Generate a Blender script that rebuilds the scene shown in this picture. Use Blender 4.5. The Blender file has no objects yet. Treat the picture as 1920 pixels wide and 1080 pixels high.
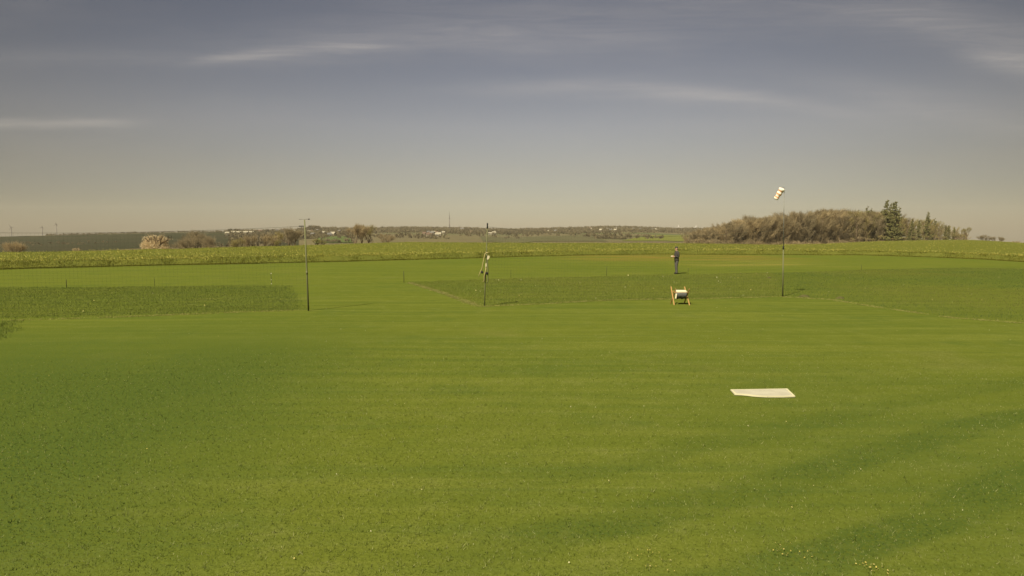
import bpy, bmesh, math, random
import numpy as np
from mathutils import Vector, Matrix, Euler

random.seed(7)
RNG = np.random.default_rng(11)
SC = bpy.context.scene
COL = SC.collection
R = math.radians

# ------------------------------------------------------------------ camera
F = 1251.0                       # focal length in photo pixels
CAM_Z = 3.0
PITCH = math.atan(110.0 / F)
cam_data = bpy.data.cameras.new('camera')
cam_data.sensor_width = 36.0
cam_data.lens = 36.0 * F / 1920.0
cam_data.clip_start = 0.1
cam_data.clip_end = 30000.0
cam = bpy.data.objects.new('camera', cam_data)
COL.objects.link(cam)
cam.location = (0, 0, CAM_Z)
cam.rotation_euler = (math.pi / 2 - PITCH, 0, 0)
SC.camera = cam

# ------------------------------------------------------------------ light
SUN_EL = R(47)
SUN_AZ = R(-143)                  # measured from +Y towards +X: the sun stands to the left, behind the camera
sd = Vector((math.sin(SUN_AZ) * math.cos(SUN_EL), math.cos(SUN_AZ) * math.cos(SUN_EL), math.sin(SUN_EL)))
sun_data = bpy.data.lights.new('sun', 'SUN')
sun_data.energy = 4.8
sun_data.angle = R(0.6)
sun_data.color = (1.0, 0.90, 0.70)
sun = bpy.data.objects.new('sun', sun_data)
COL.objects.link(sun)
sun.location = sd * 200
sun.rotation_euler = sd.to_track_quat('Z', 'Y').to_euler()

SC.view_settings.view_transform = 'Standard'
SC.view_settings.look = 'None'
SC.view_settings.gamma = 1.0
SC.view_settings.exposure = 0.95
SC.render.engine = 'CYCLES'


def pix_dir(px, py):
    """direction of a photo pixel scaled so that its Y component is 1"""
    x = (px - 960.0) / F
    v = (540.0 - py) / F
    dy = math.cos(PITCH) + v * math.sin(PITCH)
    dz = -math.sin(PITCH) + v * math.cos(PITCH)
    return x / dy, dz / dy


class NG:
    """tiny node-graph builder"""
    def __init__(self, nt):
        self.nt = nt

    def n(self, t, **kw):
        nd = self.nt.nodes.new(t)
        for k, v in kw.items():
            setattr(nd, k, v)
        return nd

    def put(self, sock, v):
        if hasattr(v, 'is_output'):
            self.nt.links.new(v, sock)
        elif v is not None:
            sock.default_value = v

    def m(self, op, a, b=None, c=None, clamp=False):
        nd = self.n('ShaderNodeMath', operation=op, use_clamp=clamp)
        for i, v in enumerate((a, b, c)):
            if v is not None:
                self.put(nd.inputs[i], v)
        return nd.outputs[0]

    def mix(self, f, a, b, blend='MIX'):
        nd = self.n('ShaderNodeMix', data_type='RGBA', blend_type=blend)
        self.put(nd.inputs[0], f)
        for s, v in ((nd.inputs[6], a), (nd.inputs[7], b)):
            if isinstance(v, tuple) and len(v) == 3:
                v = (*v, 1.0)
            self.put(s, v)
        return nd.outputs[2]

    def noise(self, vec, scale, detail=3.0, rough=0.55, dist=0.0):
        nd = self.n('ShaderNodeTexNoise')
        self.put(nd.inputs['Vector'], vec)
        nd.inputs['Scale'].default_value = scale
        nd.inputs['Detail'].default_value = detail
        nd.inputs['Roughness'].default_value = rough
        nd.inputs['Distortion'].default_value = dist
        return nd.outputs['Fac']

    def mapping(self, vec, scale=(1, 1, 1), rot=(0, 0, 0), loc=(0, 0, 0)):
        nd = self.n('ShaderNodeMapping')
        self.put(nd.inputs['Vector'], vec)
        nd.inputs['Scale'].default_value = scale
        nd.inputs['Rotation'].default_value = rot
        nd.inputs['Location'].default_value = loc
        return nd.outputs[0]

    def rng(self, v, a, b, c=0.0, d=1.0):
        nd = self.n('ShaderNodeMapRange', interpolation_type='SMOOTHSTEP')
        self.put(nd.inputs[0], v)
        for i, q in enumerate((a, b, c, d)):
            nd.inputs[i + 1].default_value = q
        return nd.outputs[0]


# ------------------------------------------------------------------ sky
world = bpy.data.worlds.new('World')
SC.world = world
world.use_nodes = True
wt = world.node_tree
wt.nodes.clear()
g = NG(wt)
sky = g.n('ShaderNodeTexSky', sky_type='NISHITA')
sky.sun_disc = False
sky.sun_elevation = SUN_EL
sky.sun_rotation = SUN_AZ
sky.altitude = 400
sky.air_density = 1.0
sky.dust_density = 0.4
sky.ozone_density = 1.0
co = g.n('ShaderNodeTexCoord').outputs['Generated']
sep = g.n('ShaderNodeSeparateXYZ')
wt.links.new(co, sep.inputs[0])
ysafe = g.m('MAXIMUM', sep.outputs[1], 0.05)
U = g.m('DIVIDE', sep.outputs[0], ysafe)
V = g.m('DIVIDE', sep.outputs[2], ysafe)
elev = g.m('ARCSINE', sep.outputs[2])
# hazy spring air: warm and pale low down, dull blue higher up
ramp = g.n('ShaderNodeValToRGB')
wt.links.new(g.m('DIVIDE', elev, R(45)), ramp.inputs[0])
els = ramp.color_ramp.elements
SIDE_K, SIDE_A, SIDE_B = 1.0, -0.06, 0.95
SKY_TINT = [(0.031, (0.325, 0.300, 0.285)), (0.112, (0.45, 0.340, 0.280)), (0.19, (0.54, 0.385, 0.310)), (0.39, (0.43, 0.310, 0.260)), (1.0, (0.46, 0.35, 0.30))]
while len(els) < len(SKY_TINT):
    els.new(0.5)
for e, (p, c) in zip(els, SKY_TINT):
    e.position = p
    e.color = (*c, 1)
base_sky = g.mix(1.0, sky.outputs[0], ramp.outputs[0], 'MULTIPLY')
side = g.m('ADD', SIDE_K, g.m('MULTIPLY', sep.outputs[0], SIDE_A))
side = g.m('SUBTRACT', side, g.m('MULTIPLY', g.m('MULTIPLY', sep.outputs[0], sep.outputs[0]), SIDE_B))
side = g.m('MAXIMUM', side, 0.34)
base_sky = g.mix(1.0, base_sky, side, 'MULTIPLY')
# thin cirrus
cv = g.n('ShaderNodeCombineXYZ')
wt.links.new(U, cv.inputs[0])
wt.links.new(V, cv.inputs[1])
nz_lo = g.noise(g.mapping(cv.outputs[0], (3.0, 9.0, 1)), 1.0, 3, 0.5)
nz_hi = g.noise(g.mapping(cv.outputs[0], (6.0, 75.0, 1), (0, 0, R(-3))), 1.0, 6, 0.68, 0.8)
cloud = None


def streak(px0, py0, px1, py1, w, amp, soft=0.35, bend=0.0):
    """one cirrus streak between two directions of the sky"""
    global cloud
    u0, v0 = pix_dir(px0, py0)
    u1, v1 = pix_dir(px1, py1)
    t = g.m('DIVIDE', g.m('SUBTRACT', U, u0), u1 - u0)
    vl = g.m('ADD', g.m('MULTIPLY', t, v1 - v0), v0)
    if bend:
        tt = g.m('MULTIPLY', t, g.m('SUBTRACT', 1.0, t))
        vl = g.m('ADD', vl, g.m('MULTIPLY', tt, 4 * bend / F))
    wob = g.m('MULTIPLY', g.m('SUBTRACT', nz_lo, 0.5), 2.2 * w / F)
    dv = g.m('DIVIDE', g.m('SUBTRACT', g.m('ADD', V, wob), vl), w / F)
    prof = g.m('EXPONENT', g.m('MULTIPLY', g.m('MULTIPLY', dv, dv), -1.0))
    win = g.m('MULTIPLY', g.rng(t, -soft, soft), g.rng(t, 1 + soft, 1 - soft))
    tex = g.m('ADD', 0.38, g.m('MULTIPLY', g.rng(nz_hi, 0.2, 0.85), 0.9))
    c = g.m('MULTIPLY', g.m('MULTIPLY', prof, win), g.m('MULTIPLY', tex, amp * 0.38))
    cloud = c if cloud is None else g.m('ADD', cloud, c)


streak(400, 110, 730, 92, 9, 0.55, 0.3, 8)
streak(500, 75, 1250, 75, 30, 0.30, 0.4, 0)
streak(-150, 232, 240, 229, 10, 0.50, 0.25)
streak(-100, 108, 700, 112, 16, 0.16, 0.4)
streak(930, 165, 1560, 208, 15, 0.42, 0.3, 12)
streak(1500, 150, 2000, 240, 30, 0.22, 0.4)
streak(1600, 10, 2050, 110, 45, 0.34, 0.4)
streak(1820, 105, 2050, 140, 20, 0.45, 0.3)
streak(700, 20, 1700, 10, 45, 0.28, 0.4)
veil = g.m('MULTIPLY', g.rng(g.noise(g.mapping(cv.outputs[0], (1.2, 7, 1), (0, 0, R(6))), 1.0, 4, 0.55), 0.45, 0.8), 0.10)
veil = g.m('MULTIPLY', veil, g.rng(V, 0.02, 0.2))
cloud = g.m('ADD', cloud, veil)
front = g.rng(sep.outputs[1], 0.1, 0.3)
cloud = g.m('MULTIPLY', g.m('MINIMUM', cloud, 0.9), front)
CLOUD_COL = (4.6, 4.1, 3.5)
final_sky = g.mix(cloud, base_sky, CLOUD_COL)
bg = g.n('ShaderNodeBackground')
bg.inputs['Strength'].default_value = 0.09
wt.links.new(final_sky, bg.inputs['Color'])
wo = g.n('ShaderNodeOutputWorld')
wt.links.new(bg.outputs[0], wo.inputs[0])


# ------------------------------------------------------------------ helpers
def tag(o, label=None, cat=None, group=None, kind=None):
    for k, v in (('label', label), ('category', cat), ('group', group), ('kind', kind)):
        if v is not None:
            o[k] = v
    return o


def thing(name, label, cat, loc=(0, 0, 0), rz=0.0, group=None):
    o = bpy.data.objects.new(name, None)
    COL.objects.link(o)
    o.location = loc
    o.rotation_euler = (0, 0, rz)
    return tag(o, label, cat, group)


def dup(root, loc, rz, scale=None, label=None, group=None):
    r = root.copy()
    COL.objects.link(r)
    r.location = loc
    r.rotation_euler = (0, 0, rz)
    if scale:
        r.scale = scale
    if label:
        r['label'] = label
    if group:
        r['group'] = group
    for ch in list(root.children):
        c = ch.copy()
        COL.objects.link(c)
        c.parent = r
        for gch in ch.children:
            d = gch.copy()
            COL.objects.link(d)
            d.parent = c
    return r


class MB:
    """collects simple shapes into one mesh"""
    def __init__(self):
        self.v, self.f, self.mi = [], [], []
        self.slot = 0

    def add(self, vs, fs):
        b = len(self.v)
        self.v.extend([tuple(p) for p in vs])
        for q in fs:
            self.f.append(tuple(b + i for i in q))
            self.mi.append(self.slot)

    def box(self, c, s, rot=None):
        x, y, z = s[0] / 2, s[1] / 2, s[2] / 2
        vs = [Vector(p) for p in ((-x, -y, -z), (x, -y, -z), (x, y, -z), (-x, y, -z),
                                  (-x, -y, z), (x, -y, z), (x, y, z), (-x, y, z))]
        if rot is not None:
            m = Euler(rot).to_matrix()
            vs = [m @ p for p in vs]
        vs = [p + Vector(c) for p in vs]
        self.add(vs, [(0, 3, 2, 1), (4, 5, 6, 7), (0, 1, 5, 4), (1, 2, 6, 5), (2, 3, 7, 6), (3, 0, 4, 7)])

    def tube(self, pts, rad, n=8, cap=True):
        pts = [Vector(p) for p in pts]
        if not hasattr(rad, '__len__'):
            rad = [rad] * len(pts)
        vs, fs = [], []
        ref = None
        for i, p in enumerate(pts):
            d = (pts[min(i + 1, len(pts) - 1)] - pts[max(i - 1, 0)]).normalized()
            if ref is None:
                ref = Vector((1, 0, 0)) if abs(d.x) < 0.8 else Vector((0, 1, 0))
            a = (ref - d * ref.dot(d)).normalized()
            b = d.cross(a)
            ref = a
            for k in range(n):
                t = 2 * math.pi * k / n
                vs.append(p + (a * math.cos(t) + b * math.sin(t)) * rad[i])
        for i in range(len(pts) - 1):
            for k in range(n):
                k2 = (k + 1) % n
                fs.append((i * n + k, i * n + k2, (i + 1) * n + k2, (i + 1) * n + k))
        if cap:
            fs.append(tuple(range(n - 1, -1, -1)))
            fs.append(tuple((len(pts) - 1) * n + k for k in range(n)))
        self.add(vs, fs)

    def bar(self, p0, p1, w, h, up=(0, 0, 1)):
        p0, p1 = Vector(p0), Vector(p1)
        d = (p1 - p0).normalized()
        u = Vector(up)
        s = d.cross(u).normalized()
        u = s.cross(d)
        vs = []
        for p in (p0, p1):
            for a, b in ((-1, -1), (1, -1), (1, 1), (-1, 1)):
                vs.append(p + s * a * w / 2 + u * b * h / 2)
        self.add(vs, [(0, 1, 2, 3), (7, 6, 5, 4), (0, 4, 5, 1), (1, 5, 6, 2), (2, 6, 7, 3), (3, 7, 4, 0)])

    def ball(self, c, r, n=8, m=6):
        if not hasattr(r, '__len__'):
            r = (r, r, r)
        vs = [(c[0], c[1], c[2] - r[2])]
        for i in range(1, m):
            a = math.pi * i / m
            for k in range(n):
                t = 2 * math.pi * k / n
                vs.append((c[0] + r[0] * math.sin(a) * math.cos(t), c[1] + r[1] * math.sin(a) * math.sin(t), c[2] - r[2] * math.cos(a)))
        vs.append((c[0], c[1], c[2] + r[2]))
        fs = [(0, 1 + (k + 1) % n, 1 + k) for k in range(n)]
        for i in range(m - 2):
            for k in range(n):
                k2 = (k + 1) % n
                fs.append((1 + i * n + k, 1 + i * n + k2, 1 + (i + 1) * n + k2, 1 + (i + 1) * n + k))
        L = len(vs) - 1
        fs += [(L, 1 + (m - 2) * n + k, 1 + (m - 2) * n + (k + 1) % n) for k in range(n)]
        self.add(vs, fs)

    def mesh(self, name, mats, smooth=False):
        me = bpy.data.meshes.new(name)
        me.from_pydata(self.v, [], self.f)
        mats = mats if isinstance(mats, (list, tuple)) else [mats]
        for m in mats:
            me.materials.append(m)
        if len(mats) > 1:
            me.polygons.foreach_set('material_index', self.mi)
        if smooth:
            me.polygons.foreach_set('use_smooth', [True] * len(me.polygons))
        me.update()
        return me

    def build(self, name, mats, parent=None, smooth=False, bevel=0.0):
        o = bpy.data.objects.new(name, self.mesh(name, mats, smooth))
        COL.objects.link(o)
        if parent is not None:
            o.parent = parent
        if bevel:
            b = o.modifiers.new('bevel', 'BEVEL')
            b.width = bevel
            b.segments = 2
        return o


def poly_mesh(name, verts, faces, mats, mi=None, smooth=False):
    """verts (N,3) and faces (M,k) numpy arrays to one mesh datablock"""
    me = bpy.data.meshes.new(name)
    verts = np.asarray(verts, dtype=np.float32)
    faces = np.asarray(faces, dtype=np.int32)
    k = faces.shape[1]
    me.vertices.add(len(verts))
    me.vertices.foreach_set('co', verts.ravel())
    me.loops.add(faces.size)
    me.loops.foreach_set('vertex_index', faces.ravel())
    me.polygons.add(len(faces))
    me.polygons.foreach_set('loop_start', np.arange(0, faces.size, k, dtype=np.int32))
    me.polygons.foreach_set('loop_total', np.full(len(faces), k, dtype=np.int32))
    for m in (mats if isinstance(mats, (list, tuple)) else [mats]):
        me.materials.append(m)
    if mi is not None:
        me.polygons.foreach_set('material_index', np.asarray(mi, dtype=np.int32))
    if smooth:
        me.polygons.foreach_set('use_smooth', np.ones(len(faces), dtype=bool))
    me.update(calc_edges=True)
    return me


def mesh_obj(name, me, parent=None):
    o = bpy.data.objects.new(name, me)
    COL.objects.link(o)
    if parent is not None:
        o.parent = parent
    return o


def tri_cards(base, direc, length, width, side=None):
    """thin triangles growing from base along direc; returns verts, faces"""
    n = len(base)
    d = direc / np.linalg.norm(direc, axis=1, keepdims=True)
    if side is None:
        side = RNG.normal(size=(n, 3))
    s = np.cross(d, side)
    s /= np.linalg.norm(s, axis=1, keepdims=True) + 1e-9
    L = np.asarray(length).reshape(-1, 1)
    W = np.asarray(width).reshape(-1, 1)
    v = np.empty((n, 3, 3))
    v[:, 0] = base - s * W / 2
    v[:, 1] = base + s * W / 2
    v[:, 2] = base + d * L
    return v.reshape(-1, 3), np.arange(n * 3).reshape(n, 3)


# ------------------------------------------------------------------ materials
def new_mat(name):
    m = bpy.data.materials.new(name)
    m.use_nodes = True
    nt = m.node_tree
    bs = nt.nodes['Principled BSDF']
    return m, NG(nt), bs


def mat(name, c1, c2=None, scale=3.0, rough=0.8, bump=0.0, bscale=20.0, metal=0.0, stretch=(1, 1, 1), spec=0.0):
    m, q, bs = new_mat(name)
    bs.inputs['Roughness'].default_value = rough
    bs.inputs['Metallic'].default_value = metal
    bs.inputs['Specular IOR Level'].default_value = spec
    oc = q.mapping(q.n('ShaderNodeTexCoord').outputs['Object'], stretch)
    if c2 is None:
        c2 = tuple(0.75 * x for x in c1)
    q.put(bs.inputs['Base Color'], q.mix(q.rng(q.noise(oc, scale, 4), 0.3, 0.7), c1, c2))
    if bump:
        b = q.n('ShaderNodeBump')
        b.inputs['Strength'].default_value = bump
        q.put(b.inputs['Height'], q.noise(oc, bscale, 4))
        q.put(bs.inputs['Normal'], b.outputs[0])
    return m


def see_through(q, bs, color, amount):
    """thin leaves let part of the light through"""
    tr = q.n('ShaderNodeBsdfTranslucent')
    q.put(tr.inputs['Color'], color)
    mx = q.n('ShaderNodeMixShader')
    mx.inputs[0].default_value = amount
    q.nt.links.new(bs.outputs[0], mx.inputs[1])
    q.nt.links.new(tr.outputs[0], mx.inputs[2])
    q.nt.links.new(mx.outputs[0], q.nt.nodes['Material Output'].inputs['Surface'])


def leaf_mat(name, cols, big=0.0, bigc=None, trans=0.0, rough=0.7, tree=False):
    """every leaf, blade or twig gets its own tone out of a short list"""
    m, q, bs = new_mat(name)
    bs.inputs['Roughness'].default_value = rough
    bs.inputs['Specular IOR Level'].default_value = 0.0
    rnd = q.n('ShaderNodeNewGeometry').outputs['Random Per Island']
    r = q.n('ShaderNodeValToRGB')
    q.put(r.inputs[0], rnd)
    e = r.color_ramp.elements
    while len(e) < len(cols):
        e.new(0.5)
    for i, c in enumerate(cols):
        e[i].position = i / max(1, len(cols) - 1)
        e[i].color = (*c, 1)
    out = r.outputs[0]
    if big:
        pos = q.n('ShaderNodeNewGeometry').outputs['Position']
        out = q.mix(q.rng(q.noise(pos, big, 3), 0.35, 0.65), out, bigc, 'MULTIPLY')
    q.put(bs.inputs['Base Color'], out)
    if tree:
        oi = q.n('ShaderNodeObjectInfo').outputs['Random']
        tone = q.n('ShaderNodeValToRGB')
        q.put(tone.inputs[0], oi)
        te = tone.color_ramp.elements
        te[0].color = (0.82, 0.83, 0.86, 1)
        te[1].color = (1.18, 1.12, 1.06, 1)
        out = q.mix(1.0, out, tone.outputs[0], 'MULTIPLY')
    q.put(bs.inputs['Base Color'], out)
    if trans:
        see_through(q, bs, out, trans)
    return m


# the mown grass: one colour family for the sheet and for the blades standing on it
def lawn_color(q):
    pos = q.n('ShaderNodeNewGeometry').outputs['Position']
    big = q.rng(q.noise(pos, 0.11, 3, 0.5), 0.3, 0.7)
    c = q.mix(big, (0.122, 0.126, 0.0135), (0.100, 0.113, 0.0130))
    # mower passes: long soft streaks, slightly turned
    st = q.noise(q.mapping(pos, (0.06, 1.5, 1), (0, 0, R(-7))), 1.0, 4, 0.6, 0.3)
    c = q.mix(q.m('MULTIPLY', q.rng(st, 0.42, 0.68), 0.62), c, (0.165, 0.160, 0.022))
    st2 = q.noise(q.mapping(pos, (0.10, 2.6, 1), (0, 0, R(4)), (3, 7, 0)), 1.0, 4, 0.6, 0.2)
    c = q.mix(q.m('MULTIPLY', q.rng(st2, 0.46, 0.70), 0.62), c, (0.078, 0.098, 0.014))
    # broad diagonal mower lanes towards the right foreground
    sp = q.n('ShaderNodeSeparateXYZ')
    q.put(sp.inputs[0], pos)
    X, Y = sp.outputs[0], sp.outputs[1]
    wob = q.m('MULTIPLY', q.noise(pos, 0.16, 2), 1.3)
    across = q.m('ADD', q.m('ADD', q.m('MULTIPLY', X, -0.46), q.m('MULTIPLY', Y, 0.888)), wob)
    lane = q.m('SINE', q.m('MULTIPLY', across, 4.4))
    lane = q.rng(lane, -0.25, 0.75)
    msk = q.m('MULTIPLY', q.rng(X, -2.5, 2.5), q.rng(across, 9.5, 5.0))
    msk = q.m('MULTIPLY', msk, q.rng(q.noise(q.mapping(pos, (0.25, 1.1, 1), (0, 0, R(-27))), 1.0, 4, 0.6), 0.2, 0.6))
    c = q.mix(q.m('MULTIPLY', q.m('MULTIPLY', lane, msk), 0.75), c, (0.040, 0.064, 0.010))
    # dull patches
    pt = q.rng(q.noise(pos, 0.55, 4, 0.6), 0.52, 0.72)
    c = q.mix(q.m('MULTIPLY', pt, 0.5), c, (0.075, 0.098, 0.015))
    dry = q.rng(q.noise(q.mapping(pos, (1, 1, 1), (0, 0, 0), (41, 13, 0)), 0.23, 4, 0.6), 0.58, 0.75)
    c = q.mix(q.m('MULTIPLY', dry, 0.45), c, (0.165, 0.145, 0.030))
    mot = q.noise(q.mapping(pos, (1, 1, 1), (0, 0, 0), (19, 5, 0)), 1.7, 5, 0.7)
    c = q.mix(q.m('MULTIPLY', q.rng(mot, 0.50, 0.75), 0.55), c, (0.175, 0.165, 0.032))
    c = q.mix(q.m('MULTIPLY', q.rng(mot, 0.48, 0.25), 0.45), c, (0.070, 0.086, 0.011))
    # lens vignette put into the colour: irregular darker green patches at both foreground sides
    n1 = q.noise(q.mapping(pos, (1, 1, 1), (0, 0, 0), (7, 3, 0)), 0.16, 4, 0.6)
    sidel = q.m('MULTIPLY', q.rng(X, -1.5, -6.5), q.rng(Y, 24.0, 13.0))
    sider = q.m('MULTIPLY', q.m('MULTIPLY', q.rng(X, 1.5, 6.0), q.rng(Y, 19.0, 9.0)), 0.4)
    vignette = q.m('MULTIPLY', q.m('MAXIMUM', sidel, sider), q.rng(n1, 0.15, 0.5))
    c = q.mix(q.m('MULTIPLY', vignette, 0.9), c, (0.058, 0.080, 0.0125))
    c = q.mix(1.0, c, (0.83, 0.94, 1.28), 'MULTIPLY')
    return c, pos, X, Y


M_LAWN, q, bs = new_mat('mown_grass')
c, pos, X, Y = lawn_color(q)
# worn, strawy stretch along the far side of the airstrip
wx = q.m('MULTIPLY', q.rng(X, 1.0, 12.0), q.rng(X, 34.0, 24.0))
wy = q.m('MULTIPLY', q.rng(Y, 60.0, 70.0), q.rng(Y, 84.0, 78.0))
wn = q.rng(q.noise(q.mapping(pos, (0.08, 0.5, 1)), 1.0, 4, 0.6), 0.35, 0.7)
c = q.mix(q.m('MULTIPLY', q.m('MULTIPLY', wx, wy), q.m('MULTIPLY', wn, 0.9)), c, (0.235, 0.135, 0.040))
wx = q.m('MULTIPLY', q.rng(X, 12.0, 17.0), q.rng(X, 30.0, 22.0))
wy = q.m('MULTIPLY', q.rng(Y, 52.0, 57.0), q.rng(Y, 68.0, 62.0))
c = q.mix(q.m('MULTIPLY', q.m('MULTIPLY', wx, wy), q.m('MULTIPLY', wn, 0.75)), c, (0.24, 0.20, 0.05))
fine = q.noise(pos, 26.0, 4, 0.65)
c = q.mix(q.m('MULTIPLY', q.rng(fine, 0.30, 0.60), 1.0), (0.075, 0.092, 0.012), c)
q.put(bs.inputs['Base Color'], c)
bs.inputs['Roughness'].default_value = 0.9
bs.inputs['Specular IOR Level'].default_value = 0.0
b = q.n('ShaderNodeBump')
b.inputs['Strength'].default_value = 0.5
b.inputs['Distance'].default_value = 0.04
q.put(b.inputs['Height'], q.noise(pos, 14.0, 5, 0.7))
q.put(bs.inputs['Normal'], b.outputs[0])

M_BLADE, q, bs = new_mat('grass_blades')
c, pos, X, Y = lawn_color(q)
rnd = q.n('ShaderNodeNewGeometry').outputs['Random Per Island']
tn = q.noise(pos, 17.0, 3, 0.6)
c = q.mix(q.m('MULTIPLY', q.rng(tn, 0.46, 0.30), 0.75), c, (0.045, 0.060, 0.008))
c = q.mix(q.m('MULTIPLY', q.rng(tn, 0.56, 0.70), 0.55), c, (0.24, 0.25, 0.085))
c = q.mix(q.rng(rnd, -0.4, 0.3), (0.080, 0.105, 0.016), c)
c = q.mix(1.0, c, (1.30, 1.32, 1.4), 'MULTIPLY')
c = q.mix(q.m('MULTIPLY', q.rng(rnd, 0.74, 0.95), 0.85), c, (0.29, 0.295, 0.125))
q.put(bs.inputs['Base Color'], c)
bs.inputs['Roughness'].default_value = 0.7
bs.inputs['Specular IOR Level'].default_value = 0.0
see_through(q, bs, c, 0.35)

M_TALL = leaf_mat('tall_grass', [(0.082, 0.114, 0.025), (0.110, 0.148, 0.031), (0.128, 0.164, 0.036), (0.156, 0.178, 0.052)],
                  0.16, (1.1, 1.0, 1.0), 0.4)
M_TALL2 = leaf_mat('meadow_grass', [(0.102, 0.130, 0.027), (0.132, 0.160, 0.032), (0.154, 0.180, 0.040), (0.184, 0.198, 0.060)], 0.16, (1.08, 1.0, 1.0), 0.4)
M_TALL_BASE = mat('tall_grass_floor', (0.090, 0.115, 0.02), (0.07, 0.095, 0.017), 0.6, 0.9, 0.5, 9.0)
M_DRYGRASS = leaf_mat('rough_grass', [(0.086, 0.103, 0.022), (0.122, 0.132, 0.032), (0.154, 0.148, 0.046), (0.098, 0.117, 0.027)],
                      0.12, (0.68, 0.9, 0.9), 0.4)
M_SOIL = mat('field_soil', (0.085, 0.085, 0.025), (0.06, 0.07, 0.02), 0.5)
M_CANOLA = leaf_mat('canola_leaf', [(0.080, 0.092, 0.018), (0.105, 0.114, 0.020), (0.124, 0.128, 0.022), (0.150, 0.150, 0.026)], 0.08, (1.1, 1.0, 0.9), 0.45)
M_CANOLA_BASE = mat('canola_canopy', (0.112, 0.116, 0.022), (0.088, 0.097, 0.019), 0.35, 0.9, 0.6, 3.0)
M_CANOLA_FLOWER = leaf_mat('canola_flower', [(0.28, 0.25, 0.04), (0.38, 0.34, 0.08), (0.46, 0.42, 0.14)])

# ------------------------------------------------------------------ terrain
CREST = np.array([  # photo column, photo row of the crop's far rim, its distance
    (-400, 476, 80), (0, 471, 85), (130, 469, 90), (300, 465, 95), (500, 460, 108), (620, 457, 120), (700, 454, 132), (760, 452.5, 142),
    (1000, 454, 150), (1150, 454, 152), (1300, 455, 160), (1440, 457.5, 185), (1540, 456.5, 250), (1600, 453.5, 330),
    (1660, 451, 385), (1780, 449, 415), (1830, 449.5, 425), (1920, 455, 430), (2300, 470, 430)], float)
EDGE = np.array([  # photo row where the crop begins
    (-400, 512), (0, 504), (240, 498), (480, 494), (700, 489), (880, 484), (1000, 480), (1200, 476), (1450, 475.5),
    (1620, 477), (1740, 481), (1840, 485), (1920, 490), (2300, 500)], float)
RIDGE = np.array([  # far skyline: column, row of bare ground, distance
    (-400, 447, 1300), (0, 443.5, 1300), (100, 441.5, 1300), (240, 438, 1350), (360, 435.5, 1450), (480, 434, 1700), (560, 432, 2100),
    (620, 430, 2300), (700, 430.5, 2500), (750, 428.5, 2550), (850, 429.2, 2600), (960, 432, 2600), (1040, 430, 2600), (1130, 427, 2700), (1180, 427.5, 2700), (1260, 431, 2600), (1340, 431.5, 2400),
    (1500, 436, 2200), (1700, 445, 2000), (1820, 460, 1800), (2300, 480, 1800)], float)
CROP_H = 0.62
_pxs = np.arange(-400, 2301, 4.0)


def _smooth(tab, col, w=9):
    a = np.interp(_pxs, tab[:, 0], tab[:, col])
    k = np.hanning(w + 2)[1:-1]
    k /= k.sum()
    return np.convolve(np.pad(a, w // 2, mode='edge'), k, mode='valid')


def _z_at(row, dist):
    v = (540.0 - row) / F
    return CAM_Z + dist * (-math.sin(PITCH) + v * math.cos(PITCH)) / (math.cos(PITCH) + v * math.sin(PITCH))


_dc = _smooth(CREST, 2)
_zc = _z_at(_smooth(CREST, 1), _dc) - CROP_H
_er = _smooth(EDGE, 1)
_de = -CAM_Z / ((-math.sin(PITCH) + (540 - _er) / F * math.cos(PITCH)) / (math.cos(PITCH) + (540 - _er) / F * math.sin(PITCH)))
_ds = _smooth(RIDGE, 2, 25)
_zs = _z_at(_smooth(RIDGE, 1, 9), _ds)
AZ_LIM = R(46)


def col_params(X, Y):
    az = np.arctan2(X, Y)
    ac = np.clip(az, -AZ_LIM, AZ_LIM)
    px = 960 + F * np.tan(ac)
    Yd = np.hypot(X, Y) * np.cos(ac)
    f = lambda a: np.interp(px, _pxs, a)
    return px, Yd, f(_dc), f(_zc), f(_de), f(_ds), f(_zs)


def vnoise(x, y, s, seed=0):
    """cheap smooth sum-of-sines unevenness"""
    r = np.random.default_rng(seed)
    out = 0
    for _ in range(7):
        a = r.uniform(0, 6.28)
        k = r.uniform(0.5, 1.8) / s
        out = out + np.sin((x * math.cos(a) + y * math.sin(a)) * k * 6.28 + r.uniform(0, 6.28))
    return out / 7.0


def ground_z(X, Y):
    X = np.asarray(X, float)
    Y = np.asarray(Y, float)
    px, Yd, dc, zc, de, ds, zs = col_params(X, Y)
    d0 = 0.8 * de
    t = np.clip((Yd - d0) / (dc - d0), 0, 1)
    z1 = zc * t ** 1.25
    zv = np.minimum(-14.0, zs - 16.0)
    dv = dc + 260
    t2 = np.clip((Yd - dc) / 260, 0, 1)
    za = zc + (zv - zc) * (t2 * t2 * (3 - 2 * t2) * 0.6 + t2 * 0.4)
    t3 = np.clip((Yd - dv) / (ds - dv), 0, 1)
    zb = zv + (zs - zv) * t3 ** 1.15
    t4 = np.clip((Yd - ds) / 1800, 0, 1)
    zd = zs - 45 * t4
    z = np.where(Yd <= dc, z1, np.where(Yd <= dv, za, np.where(Yd <= ds, zb, zd)))
    wob = vnoise(X, Y, 9.0, 3) * 0.03 * np.clip((Yd - 3) / 10, 0, 1)
    far = np.clip((Yd - dv) / 300, 0, 1) * np.clip((ds - Yd) / 200, 0, 1)
    return z + wob + far * vnoise(X, Y, 420.0, 5) * 3.0


def gz(x, y):
    return float(ground_z(np.array([x]), np.array([y]))[0])


def gp(px, py, z=0.0):
    """point of the flat near ground seen at a photo pixel"""
    u, v = pix_dir(px, py)
    y = (z - CAM_Z) / v
    return Vector((u * y, y, z))


def at(px, py, y):
    u, v = pix_dir(px, py)
    return Vector((u * y, y, CAM_Z + v * y))


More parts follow.
